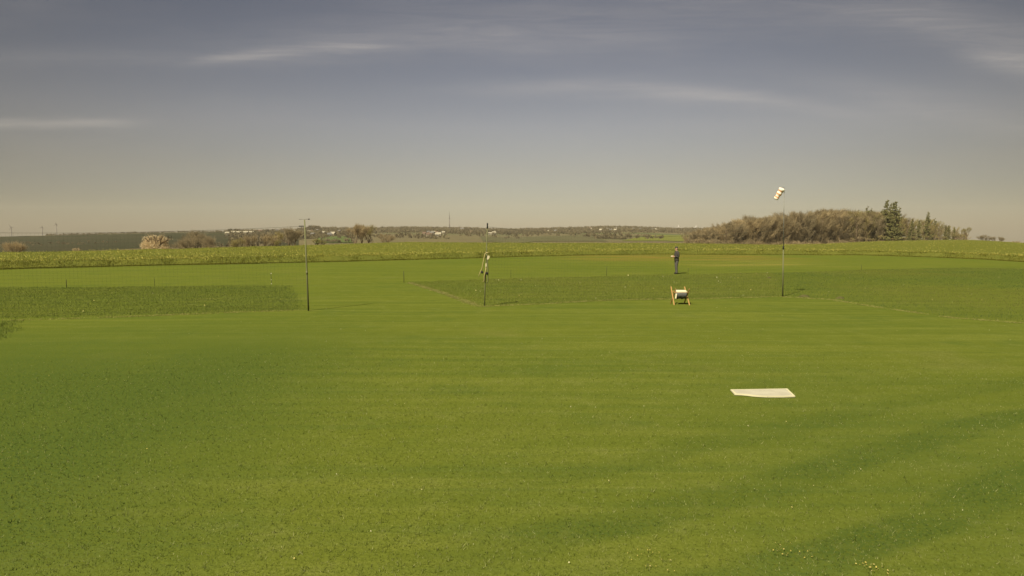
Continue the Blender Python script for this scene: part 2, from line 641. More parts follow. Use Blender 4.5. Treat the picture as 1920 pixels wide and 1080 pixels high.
def hit(px, py, y0=None):
    """where the ray of a photo pixel meets the land beyond the crop's crest"""
    u, v = pix_dir(px, py)
    ys = np.arange(60.0, 4000.0, 4.0)
    zr = CAM_Z + v * ys
    zg = ground_z(u * ys, ys)
    if y0 is None:
        y0 = float(np.interp(px, _pxs, _dc)) + 120
    ok = np.where((zg >= zr) & (ys > y0))[0]
    y = ys[ok[0]] if len(ok) else float(np.interp(px, _pxs, _ds))
    return Vector((u * y, y, gz(u * y, y)))


NA = 900
azs = np.linspace(-math.pi, math.pi, NA, endpoint=False)
azs = azs - 0.62 * np.sin(azs)            # columns crowd together straight ahead
acs = np.clip(azs, -AZ_LIM, AZ_LIM)


def polar_sheet(name, ring_fn, nr, mats, mi_fn=None):
    vs, fs = [], []
    for i in range(nr):
        rr = ring_fn(i / (nr - 1))
        xs, ys = rr * np.sin(azs), rr * np.cos(azs)
        vs.append(np.stack([xs, ys, ground_z(xs, ys)], 1))
    V_ = np.concatenate(vs)
    k = np.arange(NA)
    k2 = (k + 1) % NA
    for i in range(nr - 1):
        fs.append(np.stack([i * NA + k, i * NA + k2, (i + 1) * NA + k2, (i + 1) * NA + k], 1)[:, ::-1])
    F_ = np.concatenate(fs)
    mi = None
    if mi_fn is not None:
        cen = V_[F_].mean(1)
        mi = mi_fn(cen)
    me = poly_mesh(name, V_, F_, mats, mi, True)
    return mesh_obj(name, me)


px_az = 960 + F * np.tan(acs)
dc_az = np.interp(px_az, _pxs, _dc) / np.cos(acs)
ds_az = np.interp(px_az, _pxs, _ds) / np.cos(acs)


def ground_ring(t):
    return 0.3 + (dc_az * 1.02 - 0.3) * t ** 2.0


def soil_index(c):
    px, Yd, dc, zc, de, ds, zs = col_params(c[:, 0], c[:, 1])
    return (Yd > de + 1.5).astype(int)


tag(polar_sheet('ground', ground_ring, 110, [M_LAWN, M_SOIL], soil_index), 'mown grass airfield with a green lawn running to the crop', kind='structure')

# far land: patchwork of brown and green fields
M_FAR, q, bs = new_mat('far_fields')
pos = q.n('ShaderNodeNewGeometry').outputs['Position']
vor = q.n('ShaderNodeTexVoronoi', feature='F1')
q.put(vor.inputs['Vector'], q.mapping(pos, (0.0022, 0.0038, 0.0), (0, 0, R(12))))
vor.inputs['Scale'].default_value = 1.0
sepc = q.n('ShaderNodeSeparateColor')
q.put(sepc.inputs[0], vor.outputs['Color'])
fr = q.n('ShaderNodeValToRGB')
fr.color_ramp.interpolation = 'CONSTANT'
q.put(fr.inputs[0], sepc.outputs[0])
e = fr.color_ramp.elements
FC = [(0.0, (0.112, 0.096, 0.048)), (0.28, (0.095, 0.093, 0.042)), (0.48, (0.125, 0.105, 0.052)), (0.68, (0.078, 0.092, 0.034)), (0.86, (0.110, 0.088, 0.050))]
while len(e) < len(FC):
    e.new(0.5)
for i, (p, cc) in enumerate(FC):
    e[i].position = p
    e[i].color = (*cc, 1)
c = q.mix(q.m('MULTIPLY', q.rng(q.noise(pos, 0.02, 4), 0.4, 0.7), 0.4), fr.outputs[0], (0.07, 0.065, 0.04))
q.put(bs.inputs['Base Color'], c)
bs.inputs['Roughness'].default_value = 0.95
bs.inputs['Specular IOR Level'].default_value = 0.0


def hill_ring(t):
    if t < 0.35:
        return dc_az * 1.02 + (dc_az * 0 + 330) * (t / 0.35)
    s = (t - 0.35) / 0.65
    return dc_az * 1.02 + 330 + (ds_az + 1500 - dc_az - 330) * s ** 1.1


tag(polar_sheet('hills', hill_ring, 90, [M_FAR]), 'low rolling hills of brown and green fields on the horizon', kind='structure')

# a bright green far field in front of the wood
fm = MB()
cor = [hit(1165, 452), hit(1215, 442), hit(1290, 441), hit(1320, 452)]
M_FGREEN = mat('far_meadow', (0.125, 0.130, 0.025), (0.10, 0.115, 0.025), 0.02)
M_FGREEN2 = mat('far_green_crop', (0.075, 0.098, 0.030), (0.065, 0.085, 0.028), 0.02)
M_FBROWN = mat('far_dark_field', (0.036, 0.034, 0.018), (0.028, 0.032, 0.016), 0.015)


M_FDRAB = mat('far_drab_field', (0.085, 0.080, 0.040), (0.072, 0.072, 0.034), 0.015)


def field_patch(name, pts, material, lift=0.5, nu=24, nv=10):
    """a field laid on the land between four ground points"""
    a, b_, c_, d_ = [np.array((p.x, p.y)) for p in pts]
    vs, fs = [], []
    for j in range(nv + 1):
        for i in range(nu + 1):
            s, t = i / nu, j / nv
            p = (a * (1 - s) + d_ * s) * (1 - t) + (b_ * (1 - s) + c_ * s) * t
            vs.append((p[0], p[1], gz(p[0], p[1]) + lift))
    for j in range(nv):
        for i in range(nu):
            k = j * (nu + 1) + i
            fs.append((k, k + 1, k + nu + 2, k + nu + 1))
    me = poly_mesh(name, np.array(vs), np.array(fs), material, None, True)
    return tag(mesh_obj(name, me), kind='structure')


field_patch('meadow', cor, M_FGREEN)
field_patch('crop_field', [hit(590, 458), hit(600, 444), hit(650, 444), hit(665, 456)], M_FGREEN2, 0.9)
field_patch('ploughed_field', [hit(-60, 474), hit(-60, 446.5), hit(560, 433.5), hit(560, 461)], M_FBROWN, 0.3)
field_patch('ploughed_field', [hit(905, 453), hit(900, 443), hit(1110, 441), hit(1140, 453)], M_FDRAB)

# ------------------------------------------------------------------ crop of canola
def crop_sheet():
    us = np.linspace(-330, 2280, 520)
    nr = 26
    vs, fs = [], []
    dcs, des = np.interp(us, _pxs, _dc), np.interp(us, _pxs, _de)
    for j in range(nr):
        if j == 0:
            yy, h = des, 0.0
        elif j == 1:
            yy, h = des + 1.3, CROP_H * 0.66
        else:
            yy, h = des + 1.3 + (dcs * 1.01 - des - 1.3) * ((j - 1) / (nr - 2)) ** 1.6, CROP_H * 0.78
        xs = (us - 960) / F * yy
        z = ground_z(xs, yy) + h
        if j > 0:
            z = z + vnoise(xs, yy, 1.9, 8) * 0.07 + vnoise(xs, yy, 6, 9) * 0.05
        vs.append(np.stack([xs, yy, z], 1))
    n = len(us)
    k = np.arange(n - 1)
    for j in range(nr - 1):
        fs.append(np.stack([j * n + k, j * n + k + 1, (j + 1) * n + k + 1, (j + 1) * n + k], 1))
    return np.concatenate(vs), np.concatenate(fs)


v0, f0 = crop_sheet()
crop = tag(mesh_obj('canola_field', poly_mesh('canola_field', v0, f0, [M_CANOLA_BASE], None, True)),
           'green canola crop just coming into yellow flower beyond the airstrip', 'crop', kind='stuff')
N = 150000
u = RNG.uniform(-330, 2280, N)
t = RNG.uniform(0, 1, N)
de_, dc_ = np.interp(u, _pxs, _de), np.interp(u, _pxs, _dc)
yy = de_ + np.where(RNG.uniform(0, 1, N) < 0.40, -0.1 + 3.2 * RNG.uniform(0, 1, N) ** 1.6, (dc_ - de_) * t ** 1.5)
xx = (u - 960) / F * yy
zz = ground_z(xx, yy)
rampe = np.clip((yy - de_ + 0.1) / 1.4, 0.22, 1.0)
hgt = rampe * CROP_H * RNG.uniform(0.72, 1.12, N) * (1 + 0.15 * vnoise(xx, yy, 3.0, 21))
big = 1 + np.clip((yy - 90) / 120, 0, 1.6)
parts_v, parts_f, mi = [], [], []
off = 0
for k in range(3):
    base = np.stack([xx + RNG.normal(0, .05, N), yy + RNG.normal(0, .05, N), zz + hgt * RNG.uniform(0.0, 0.6, N)], 1)
    dr = np.stack([RNG.normal(0, .35, N), RNG.normal(0, .35, N), np.ones(N)], 1)
    vv, ff = tri_cards(base, dr, hgt * RNG.uniform(.3, .6, N), RNG.uniform(.022, .052, N) * big)
    parts_v.append(vv); parts_f.append(ff + off); off += len(vv); mi.append(np.zeros(len(ff), int))
fsel = np.where(RNG.uniform(0, 1, N) < 0.12 + 0.15 * (vnoise(xx, yy, 14, 33) > 0.1) + 0.06 * ((xx > 60) & (yy > 130)))[0]
fsel = fsel[rampe[fsel] > 0.85]
nf = len(fsel)
base = np.stack([xx[fsel], yy[fsel], zz[fsel] + hgt[fsel] * 1.0], 1)
vv, ff = tri_cards(base, np.stack([RNG.normal(0, .5, nf), RNG.normal(0, .5, nf), np.ones(nf)], 1), RNG.uniform(.05, .09, nf), RNG.uniform(.035, .07, nf) * big[fsel])
parts_v.append(vv); parts_f.append(ff + off); off += len(vv); mi.append(np.ones(len(ff), int))
plants = mesh_obj('canola_plants', poly_mesh('canola_plants', np.concatenate(parts_v), np.concatenate(parts_f), [M_CANOLA, M_CANOLA_FLOWER], np.concatenate(mi)), crop)
plants['kind'] = 'stuff'

# ------------------------------------------------------------------ near grass blades
def lawn_blades():
    n = 420000
    r = 4.2 + 15.5 * RNG.uniform(0, 1, n) ** 1.25
    a = RNG.uniform(R(-46), R(46), n)
    x, y = r * np.sin(a), r * np.cos(a)
    # sward grows in tufts
    keep = RNG.uniform(0, 1, n) < 0.45 + 0.55 * (vnoise(x, y, 0.21, 51) + vnoise(x, y, 0.09, 52) > -0.05)
    x, y, r = x[keep], y[keep], r[keep]
    n = len(x)
    z = ground_z(x, y) - 0.004
    tuft = vnoise(x, y, 0.30, 53)
    h = RNG.uniform(.008, .021, n) * np.where(vnoise(x, y, .13, 58) > .28, 1.9, 1.0) * (1 + 0.5 * tuft) * np.clip((20.5 - r) / 5, 0.25, 1)
    lean = np.stack([0.55 * vnoise(x, y, 0.5, 54), 0.55 * vnoise(x, y, 0.5, 55)], 1)
    d = np.stack([RNG.normal(0, .55, n) + lean[:, 0], RNG.normal(0, .55, n) + lean[:, 1], np.ones(n)], 1)
    return tri_cards(np.stack([x, y, z], 1), d, h * 1.35, RNG.uniform(.0035, .0075, n) * (1 + r / 22))


vv, ff = lawn_blades()
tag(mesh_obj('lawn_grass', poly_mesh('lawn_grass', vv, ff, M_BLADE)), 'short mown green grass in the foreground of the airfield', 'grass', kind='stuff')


def in_poly(x, y, poly):
    inside = np.zeros(len(x), bool)
    n = len(poly)
    for i in range(n):
        x1, y1 = poly[i]
        x2, y2 = poly[(i + 1) % n]
        c_ = ((y1 > y) != (y2 > y)) & (x < (x2 - x1) * (y - y1) / (y2 - y1 + 1e-12) + x1)
        inside ^= c_
    return inside


def grass_patch(name, label, rim, material, floor, dens, hmax):
    """unmown grass: rim is a list of photo pixels on the near ground"""
    P = [gp(*p) for p in rim]
    poly = [(p.x, p.y) for p in P]
    xs, ys = [p[0] for p in poly], [p[1] for p in poly]
    area = (max(xs) - min(xs)) * (max(ys) - min(ys))
    n = int(area * dens)
    x, y = RNG.uniform(min(xs), max(xs), n), RNG.uniform(min(ys), max(ys), n)
    x2 = x + 0.35 * vnoise(x, y, 2.2, 71)
    y2 = y + 0.35 * vnoise(x, y, 2.2, 72)
    k = in_poly(x2 + RNG.normal(0, .11, n), y2 + RNG.normal(0, .16, n), poly)
    x, y = x[k], y[k]
    n = len(x)
    h = hmax * RNG.uniform(.3, 1.0, n) ** 1.3 * (0.85 + 0.3 * vnoise(x, y, 1.3, 73))
    d = np.stack([RNG.normal(0, .38, n) + .3, RNG.normal(0, .38, n), np.ones(n)], 1)
    vv, ff = tri_cards(np.stack([x, y, ground_z(x, y)], 1), d, h, RNG.uniform(.008, .018, n))
    o = mesh_obj(name, poly_mesh(name, vv, ff, material))
    return tag(o, label, 'grass', kind='stuff'), poly


gl, POLY_L = grass_patch('meadow_strip', 'dark green unmown grass strip left of the thin post',
                         [(-260, 540), (540, 536), (578, 581), (300, 590), (-260, 606)], M_TALL, M_TALL_BASE, 420, 0.085)
gc, POLY_C = grass_patch('meadow_strip', 'green unmown grass strip behind the small wooden stand',
                         [(765, 529), (1000, 521), (1300, 514), (1450, 512), (1470, 555), (1340, 559), (1150, 562), (1010, 570), (905, 573)], M_TALL2, M_TALL_BASE, 400, 0.085)
gr, POLY_R = grass_patch('meadow_strip', 'rough yellowish unmown grass right of the windsock pole',
                         [(1450, 512), (1620, 506), (1800, 502), (2250, 510), (2250, 625), (1920, 604), (1780, 594), (1640, 574), (1560, 561), (1470, 556)], M_DRYGRASS, M_TALL_BASE, 240, 0.08)
gn, POLY_N = grass_patch('meadow_strip', 'small dark corner of taller grass at the left edge of the lawn',
                         [(-300, 606), (38, 601), (20, 622), (-60, 660), (-300, 690)], M_TALL, M_TALL_BASE, 700, 0.09)

M_CUT = leaf_mat('dry_clippings', [(0.18, 0.185, 0.05), (0.24, 0.23, 0.07), (0.29, 0.27, 0.10), (0.14, 0.155, 0.036)], 0, None, 0.3)


def cut_edge(label, pix, dens, wid):
    """a thin swath of pale clippings left where the mower turned"""
    P = [gp(*p) for p in pix]
    xs, ys = [], []
    for a, b_ in zip(P[:-1], P[1:]):
        n = int((b_ - a).length * dens)
        t = RNG.uniform(0, 1, n)
        xs.append(a.x + (b_.x - a.x) * t); ys.append(a.y + (b_.y - a.y) * t)
    x, y = np.concatenate(xs), np.concatenate(ys)
    keep = vnoise(x, y, 1.1, 77) + RNG.normal(0, .25, len(x)) > -0.1
    x, y = x[keep], y[keep]
    n = len(x)
    x = x + RNG.normal(0, wid, n); y = y + RNG.normal(0, wid, n)
    d = np.stack([RNG.normal(0, 1, n), RNG.normal(0, 1, n), np.full(n, .45)], 1)
    vv, ff = tri_cards(np.stack([x, y, ground_z(x, y) + .012], 1), d, RNG.uniform(.04, .09, n), RNG.uniform(.008, .016, n))
    return tag(mesh_obj('grass_clippings', poly_mesh('grass_clippings', vv, ff, M_CUT)), label, 'clippings', kind='stuff')


cut_edge('pale clippings along the front edge of the left unmown strip', [(-200, 607), (120, 598), (300, 592), (576, 582)], 240, .09)
cut_edge('pale clippings along the slanting left edge of the middle unmown strip', [(768, 530), (830, 550), (900, 575)], 520, .11)
cut_edge('pale clippings along the front edge of the middle unmown strip', [(905, 575), (1010, 571), (1150, 563), (1340, 560), (1470, 556)], 220, .08)
cut_edge('pale clippings along the front edge of the right rough grass', [(1472, 557), (1560, 562), (1640, 576), (1780, 596), (1960, 609)], 220, .08)

# flowers and pale specks in the grass
M_DAISY = leaf_mat('daisy_petal', [(0.30, 0.29, 0.15), (0.42, 0.40, 0.24), (0.36, 0.30, 0.08)])


def specks(name, label, material, n, place, smin, smax, hz):
    x, y = place(n)
    n = len(x)
    s = RNG.uniform(smin, smax, n)
    z = ground_z(x, y) + hz * RNG.uniform(0.5, 1.0, n)
    th = RNG.uniform(0, 6.28, n)
    vs = np.empty((n, 4, 3))
    tilt = RNG.normal(0, .5, (n, 2))
    for k in range(4):
        dx, dy = np.cos(th + k * 1.571) * s, np.sin(th + k * 1.571) * s
        vs[:, k] = np.stack([x + dx, y + dy, z + dx * tilt[:, 0] + dy * tilt[:, 1] + s * 0.5], 1)
    o = mesh_obj(name, poly_mesh(name, vs.reshape(-1, 3), np.arange(n * 4).reshape(n, 4), material))
    return tag(o, label, 'flowers', kind='stuff')


def in_lawn(n):
    r = 5.0 + 22 * RNG.uniform(0, 1, n) ** 0.8
    a = RNG.uniform(R(-42), R(42), n)
    return r * np.sin(a), r * np.cos(a)


def in_strip(poly):
    def f(n):
        xs, ys = [p[0] for p in poly], [p[1] for p in poly]
        x, y = RNG.uniform(min(xs), max(xs), n), RNG.uniform(min(ys), max(ys), n)
        k = in_poly(x, y, poly) & (vnoise(x, y, 4.0, 91) > -0.1)
        return x[k], y[k]
    return f


specks('lawn_daisies', 'tiny pale daisies scattered over the mown lawn', M_DAISY, 420, in_lawn, .003, .009, .02)
specks('meadow_flowers', 'pale flowers dotted in the left unmown strip', M_DAISY, 150, in_strip(POLY_L), .010, .026, .08)
specks('meadow_flowers', 'pale flowers dotted in the middle unmown strip', M_DAISY, 260, in_strip(POLY_C), .010, .028, .08)
specks('meadow_flowers', 'pale flowers dotted in the right rough grass', M_DAISY, 320, in_strip(POLY_R), .008, .024, .07)


def in_clump(px, py, rad):
    p = gp(px, py)
    return lambda n: (RNG.normal(p.x, rad, n), RNG.normal(p.y, rad, n))


M_DANDELION = leaf_mat('dandelion_petal', [(0.22, 0.19, 0.05), (0.30, 0.25, 0.06), (0.26, 0.22, 0.09)])
specks('dandelion_clump', 'small yellow flower clump at the bottom right edge of the lawn', M_DANDELION, 34, in_clump(1634, 1069, .05), .004, .009, .03)
specks('dandelion_clump', 'sparse pale flower clump low on the right foreground lawn', M_DANDELION, 30, in_clump(1472, 1036, .13), .004, .009, .03)
specks('dandelion_clump', 'pale yellow flower group at the bottom edge left of the yellow clump', M_DANDELION, 40, in_clump(1225, 1058, .16), .004, .008, .03)

# ------------------------------------------------------------------ nets, posts, windsock
M_POST = mat('weathered_green_post', (0.140, 0.140, 0.072), (0.095, 0.100, 0.050), 2.5, 0.7, 0.2, 30, stretch=(1, 1, .2))
M_STEEL = mat('galvanised_steel', (0.22, 0.22, 0.19), (0.14, 0.14, 0.12), 6, 0.5, metal=0.4)
M_DARK = mat('dark_plastic', (0.020, 0.020, 0.020), (0.03, 0.03, 0.03), 8, 0.5)
M_NET = mat('net_cord', (0.040, 0.045, 0.030), (0.05, 0.055, 0.035), 2, 0.9)
M_WHITE = mat('white_paint', (0.72, 0.70, 0.62), (0.62, 0.60, 0.52), 3, 0.6)
M_TAG = mat('cream_tag', (0.46, 0.42, 0.27), (0.38, 0.34, 0.21), 9, 0.7)
M_CORD = mat('pale_yellow_cord', (0.27, 0.235, 0.10), (0.22, 0.19, 0.08), 5, 0.7)


def lean_line(px0, py0, px1, py1):
    b_ = gp(px0, py0)
    return b_, at(px1, py1, b_.y)


# left post with the small anemometer bar
b0, t0 = lean_line(578.5, 583, 571, 412)
pr = thing('net_post', 'tall thin dark green post with a small crossbar on top', 'post', b0)
rel = t0 - b0
m = MB(); m.tube([(0, 0, -.05), rel * .42, rel], [.031, .029, .024], 12); m.build('pole', M_POST, pr, True)
m = MB(); m.tube([rel * .405, rel * .44], .037, 12); m.build('clamp', M_POST, pr, True)
m = MB(); m.tube([rel + Vector((-.20, 0, .015)), rel + Vector((.15, 0, .02))], .008, 8); m.build('crossbar', M_STEEL, pr, True)
m = MB(); m.ball(rel + Vector((.16, 0, .02)), (.035, .03, .022)); m.build('sensor_head', M_DARK, pr, True)
m = MB(); m.tube([rel * .93 + Vector((-.22, 0, 0)), rel * .93 + Vector((-.04, 0, 0))], .018, 8); m.build('net_tensioner', M_DARK, pr, True)
post_top = t0
# middle post
b1, t1 = lean_line(908.5, 574, 914, 419)
pm = thing('net_post', 'tall thin greenish post with pale straps hung on it', 'post', b1)
rel1 = t1 - b1
m = MB(); m.tube([(0, 0, -.05), rel1 * .3 + Vector((-.01, 0, 0)), rel1 * .62 + Vector((0.0, 0, 0)), rel1], [.022, .021, .020, .019], 12); m.build('pole', M_POST, pm, True)
m = MB(); m.tube([rel1 * .94, rel1 * 1.005], .027, 12); m.build('pole_cap', M_DARK, pm, True)
# windsock
b2, t2 = lean_line(1467.5, 556, 1470.5, 351)
ws = thing('windsock_mast', 'slender tall mast carrying the windsock at its top', 'mast', b2)
rel2 = t2 - b2
m = MB(); m.tube([(0, 0, -.05), rel2 * .45], [.029, .027], 12); m.build('lower_pole', M_POST, ws, True)
m = MB(); m.tube([rel2 * .45, rel2 * .72, rel2], [.017, .014, .010], 10); m.build('upper_pole', M_STEEL, ws, True)
m = MB(); m.tube([rel2 * .435, rel2 * .465], .034, 10); m.build('joint_sleeve', M_DARK, ws, True)
m = MB(); m.tube([rel2 + Vector((0, 0, -.02)), rel2 + Vector((-.11, -.02, .02))], .007, 6); m.build('swivel_arm', M_STEEL, ws, True)
M_SOCK, q, bs = new_mat('windsock_cloth')
oc = q.n('ShaderNodeTexCoord').outputs['Object']
sp = q.n('ShaderNodeSeparateXYZ')
q.put(sp.inputs[0], oc)
band = q.m('FRACT', q.m('MULTIPLY', sp.outputs[2], 1 / 0.150))
c = q.mix(q.m('GREATER_THAN', band, 0.62), (0.66, 0.61, 0.50), (0.50, 0.22, 0.08))
q.put(bs.inputs['Base Color'], c)
bs.inputs['Roughness'].default_value = 0.8
m = MB()
rings = 17
sv, sf = [], []
for i in range(rings):
    s = i / (rings - 1)
    rad = .128 - .045 * s + .012 * math.sin(s * 16)
    for k in range(16):
        a = 6.2832 * k / 16
        sv.append((rad * math.cos(a) * (1 - .15 * s), rad * math.sin(a) * (1 + .1 * s), 0.54 * s))
for i in range(rings - 1):
    for k in range(16):
        k2 = (k + 1) % 16
        sf.append((i * 16 + k, i * 16 + k2, (i + 1) * 16 + k2, (i + 1) * 16 + k))
m.add(sv, sf)
sock = m.build('windsock', M_SOCK, None, True)
sock.modifiers.new('cloth', 'SOLIDIFY').thickness = 0.004
sock_dir = (at(1456.5, 371, b2.y) - at(1466, 352, b2.y)).normalized()
sock_dir = (sock_dir + Vector((0, .35, 0))).normalized()
sock.location = at(1467, 353.5, b2.y)
sock.rotation_euler = sock_dir.to_track_quat('Z', 'Y').to_euler()
tag(sock, 'drooping white windsock with orange bands at the top of the slender mast', 'windsock')


def net(label, pa, ta, pb, tb, sag, cell=0.125, cut=0.0):
    """knotted safety net between two supports; every cord is modelled"""
    pa, ta, pb, tb = Vector(pa), Vector(ta), Vector(pb), Vector(tb)
    L = (pb - pa).length
    nu = int(L / cell)
    H = (ta - pa).length
    nv = int(H / cell)

    def P(s, t):
        lo = pa.lerp(pb, s)
        hi = ta.lerp(tb, s)
        hi = hi - Vector((0, 0, sag * 4 * s * (1 - s)))
        p = lo.lerp(hi, t)
        p.y += 0.05 * math.sin(s * 9) * math.sin(t * 3.1)
        return p
    m = MB()
    for i in range(nu + 1):
        m.tube([P(i / nu, t) for t in (0.02, .34, .67, 1.0)], .0012, 3, False)
    for j in range(nv + 1):
        t = max(.02, j / nv)
        m.tube([P(s / 12, t) for s in range(13)], .0012, 3, False)
    o = m.build('safety_net', M_NET)
    tag(o, label, 'net', 'fine safety nets between the posts')
    c = MB()
    c.tube([P(s / 16, 1.0) + Vector((0, 0, .004)) for s in range(17)], .004, 5)
    c.build('top_cable', M_NET, o)
    return o


net('fine dark safety net stretching left from the crossbar post', b0, b0 + rel * .93, gp(-300, 604), gp(-300, 604) + Vector((0, 0, 3.0)), .18)
net('fine dark safety net between the strap-hung post and the windsock mast', b1, b1 + rel1 * .96, b2, b2 + Vector((0, 0, 3.0)), .35)

# straps hanging on the middle post
hs = thing('hanging_straps', 'pale yellow straps and white tag hung over the middle post', 'straps', b1)


def hp(px, py, dy=-.06):
    return at(px, py, b1.y + dy) - b1


m = MB(); m.tube([hp(916, 474), hp(912, 474.2), hp(909.5, 476), hp(907, 487), hp(904, 503), hp(901, 509), hp(898.5, 515), hp(897, 520)], [.030, .028, .022, .020, .020, .018, .015, .010], 8)
m.build('strap', M_CORD, hs, True)
m = MB(); m.tube([hp(911, 476), hp(915, 482), hp(914, 492), hp(915, 508), hp(914.6, 520), hp(914.8, 528), hp(912.5, 531)], [.020, .020, .020, .020, .018, .016, .012], 8)
m.build('strap', M_POST, hs, True)
m = MB(); m.tube([hp(912, 500), hp(910, 510), hp(908, 518), hp(908, 526), hp(905, 529)], [.024, .022, .020, .018, .014], 8)
m.build('strap', M_CORD, hs, True)
m = MB()
tagpts = [(914, 479.5), (917, 479), (918.4, 482), (916.5, 485.5), (913.4, 487.5), (913, 484)]
fr_ = [hp(x, y, -.10) for x, y in tagpts]; bk_ = [hp(x, y, -.085) for x, y in tagpts]
nn = len(tagpts)
m.add(fr_ + bk_, [tuple(range(nn)), tuple(range(2 * nn - 1, nn - 1, -1))] + [(i, nn + i, nn + (i + 1) % nn, (i + 1) % nn) for i in range(nn)])
m.build('white_tag', M_TAG, hs)
m = MB()
tp2 = [(910.3, 494), (912.2, 493), (912.6, 499), (911, 501.5), (909.9, 499)]
fr_ = [hp(x, y, -.10) for x, y in tp2]; bk_ = [hp(x, y, -.085) for x, y in tp2]
nn = len(tp2)
m.add(fr_ + bk_, [tuple(range(nn)), tuple(range(2 * nn - 1, nn - 1, -1))] + [(i, nn + i, nn + (i + 1) % nn, (i + 1) % nn) for i in range(nn)])
m.build('white_tag', M_TAG, hs)
for x, y in ((904, 510.5), (912.8, 512.5)):
    m = MB(); m.ball(hp(x, y, -.09), (.048, .035, .055)); m.build('black_grip', M_DARK, hs, True)

# marker stakes along the airstrip edge
M_STAKE = mat('dark_stake', (0.050, 0.050, 0.030), (0.035, 0.04, 0.025), 8, 0.8)
for i, (px, py, pt, whitecap, lab) in enumerate([
        (125, 539, 524, 0, 'short dark marker stake near the left edge of the airstrip'),
        (290, 536, 520, 0, 'thin dark marker stake behind the left net, right of the leftmost stake'),
        (509, 533, 513, 1, 'thin marker stake with white top left of the crossbar post'),
        (757.5, 529.5, 508, 0, 'dark marker stake at the left corner of the middle unmown strip'),
        (958, 521, 506, 0, 'faint marker stake just right of the strap-hung post'),
        (1137, 517, 500, 0, 'faint thin marker stake between the strap-hung post and the standing man'),
        (1290, 514, 502, 0, 'faint thin marker stake just right of the standing man'),
        (1615, 507, 496, 0, 'faint thin marker stake on the far right of the airstrip')]):
    b_ = gp(px, py)
    h_ = (at(px, pt, b_.y) - b_).z
    st = thing('marker_stake', lab, 'stake', b_, random.uniform(0, 3), 'marker stakes along the airstrip edge')
    wd = .017 if i in (0, 3) else .010
    m = MB()
    m.tube([(0, 0, -.05), (random.uniform(-.01, .01), 0, h_ * .5), (random.uniform(-.02, .02), 0, h_)], [wd, wd, wd * .8], 8)
    m.build('stick', M_STAKE, st, True)
    if whitecap:
        m = MB(); m.ball((0, 0, h_ + .01), .024); m.build('white_cap', M_WHITE, st, True)
        m = MB(); m.ball((0, 0, h_ * .42), .018); m.build('white_ring', M_WHITE, st, True)
        m = MB(); m.ball((0, 0, .03), .020); m.build('white_ring', M_WHITE, st, True)

# low earth heaps in the rough grass
M_EARTH = mat('dark_earth', (0.085, 0.078, 0.030), (0.060, 0.060, 0.022), 9, 0.95, 0.8, 14)
for px, py, w, lab in ((1508, 556, .26, 'flat dark molehill just right of the windsock mast'), (1575, 559.5, .20, 'small dark molehill further right in the rough grass'),
                       (1442, 521.5, .14, 'tiny dark molehill left of the windsock mast')):
    b_ = gp(px, py)
    m = MB()
    n1, n2 = 18, 5
    vs = [(0, 0, .08)]
    for j in range(1, n2 + 1):
        for k in range(n1):
            a = 6.2832 * k / n1
            rr = w * j / n2 * (1 + .18 * math.sin(3 * a + j) + random.uniform(-.08, .08))
            vs.append((rr * math.cos(a), rr * math.sin(a) * .7, max(-.02, .085 * math.cos(j / n2 * 1.57) + random.uniform(-.012, .012) - (.02 if j == n2 else 0))))
    fs = [(0, 1 + k, 1 + (k + 1) % n1) for k in range(n1)]
    for j in range(n2 - 1):
        for k in range(n1):
            k2 = (k + 1) % n1
            fs.append((1 + j * n1 + k, 1 + (j + 1) * n1 + k, 1 + (j + 1) * n1 + k2, 1 + j * n1 + k2))
    m.add(vs, fs)
    o = m.build('molehill', M_EARTH)
    o.location = b_
    tag(o, lab, 'molehill')

# ------------------------------------------------------------------ white board on the lawn
M_BOARD = mat('off_white_board', (0.39, 0.37, 0.28), (0.33, 0.31, 0.235), 3.5, 0.6, 0.05, 30)
M_BOARD_EDGE = mat('board_edge_halo', (0.50, 0.47, 0.30), (0.45, 0.42, 0.27), 2.0, 0.6)  # bright sharpening halo along the board's edge, put into the rim colour
outline = [(1369.5, 730), (1400, 729.6), (1476, 728.3), (1491, 742.3), (1470, 743), (1440, 743), (1424, 742.3), (1412, 741.3), (1402, 740.0), (1391, 739.0), (1377.5, 738.5)]
pts = [gp(x, y, .012) for x, y in outline]
cen = sum(pts, Vector()) / len(pts)
wb = thing('white_board', 'white board lying flat on the mown lawn', 'board', (cen.x, cen.y, 0))
n = len(pts)
outer = [p - Vector((cen.x, cen.y, 0)) for p in pts]
inner = []
for i, p in enumerate(outer):
    d = (outer[(i + 1) % n] - outer[i - 1]).normalized()
    inner.append(p + Vector((-d.y, d.x, 0)) * -.045 if False else p * 1.0)
shr = []
for i, p in enumerate(outer):
    e1 = (p - outer[i - 1]).normalized(); e2 = (outer[(i + 1) % n] - p).normalized()
    nrm = Vector((e1.y + e2.y, -(e1.x + e2.x), 0)).normalized()
    cosh = max(.45, nrm.dot(Vector((e1.y, -e1.x, 0))))
    shr.append(p + nrm * (.035 / cosh))
rim = MB()
lo = [Vector((p.x, p.y, -.01)) for p in outer]
rim.add(outer + lo + shr, [(i, n + i, n + (i + 1) % n, (i + 1) % n) for i in range(n)] + [(i, (i + 1) % n, 2 * n + (i + 1) % n, 2 * n + i) for i in range(n)])
rim.build('rim', M_BOARD_EDGE, wb)
pan = MB()
pan.add([Vector((p.x, p.y, p.z - .001)) for p in shr], [tuple(range(n))])
pan.build('panel', M_BOARD, wb)

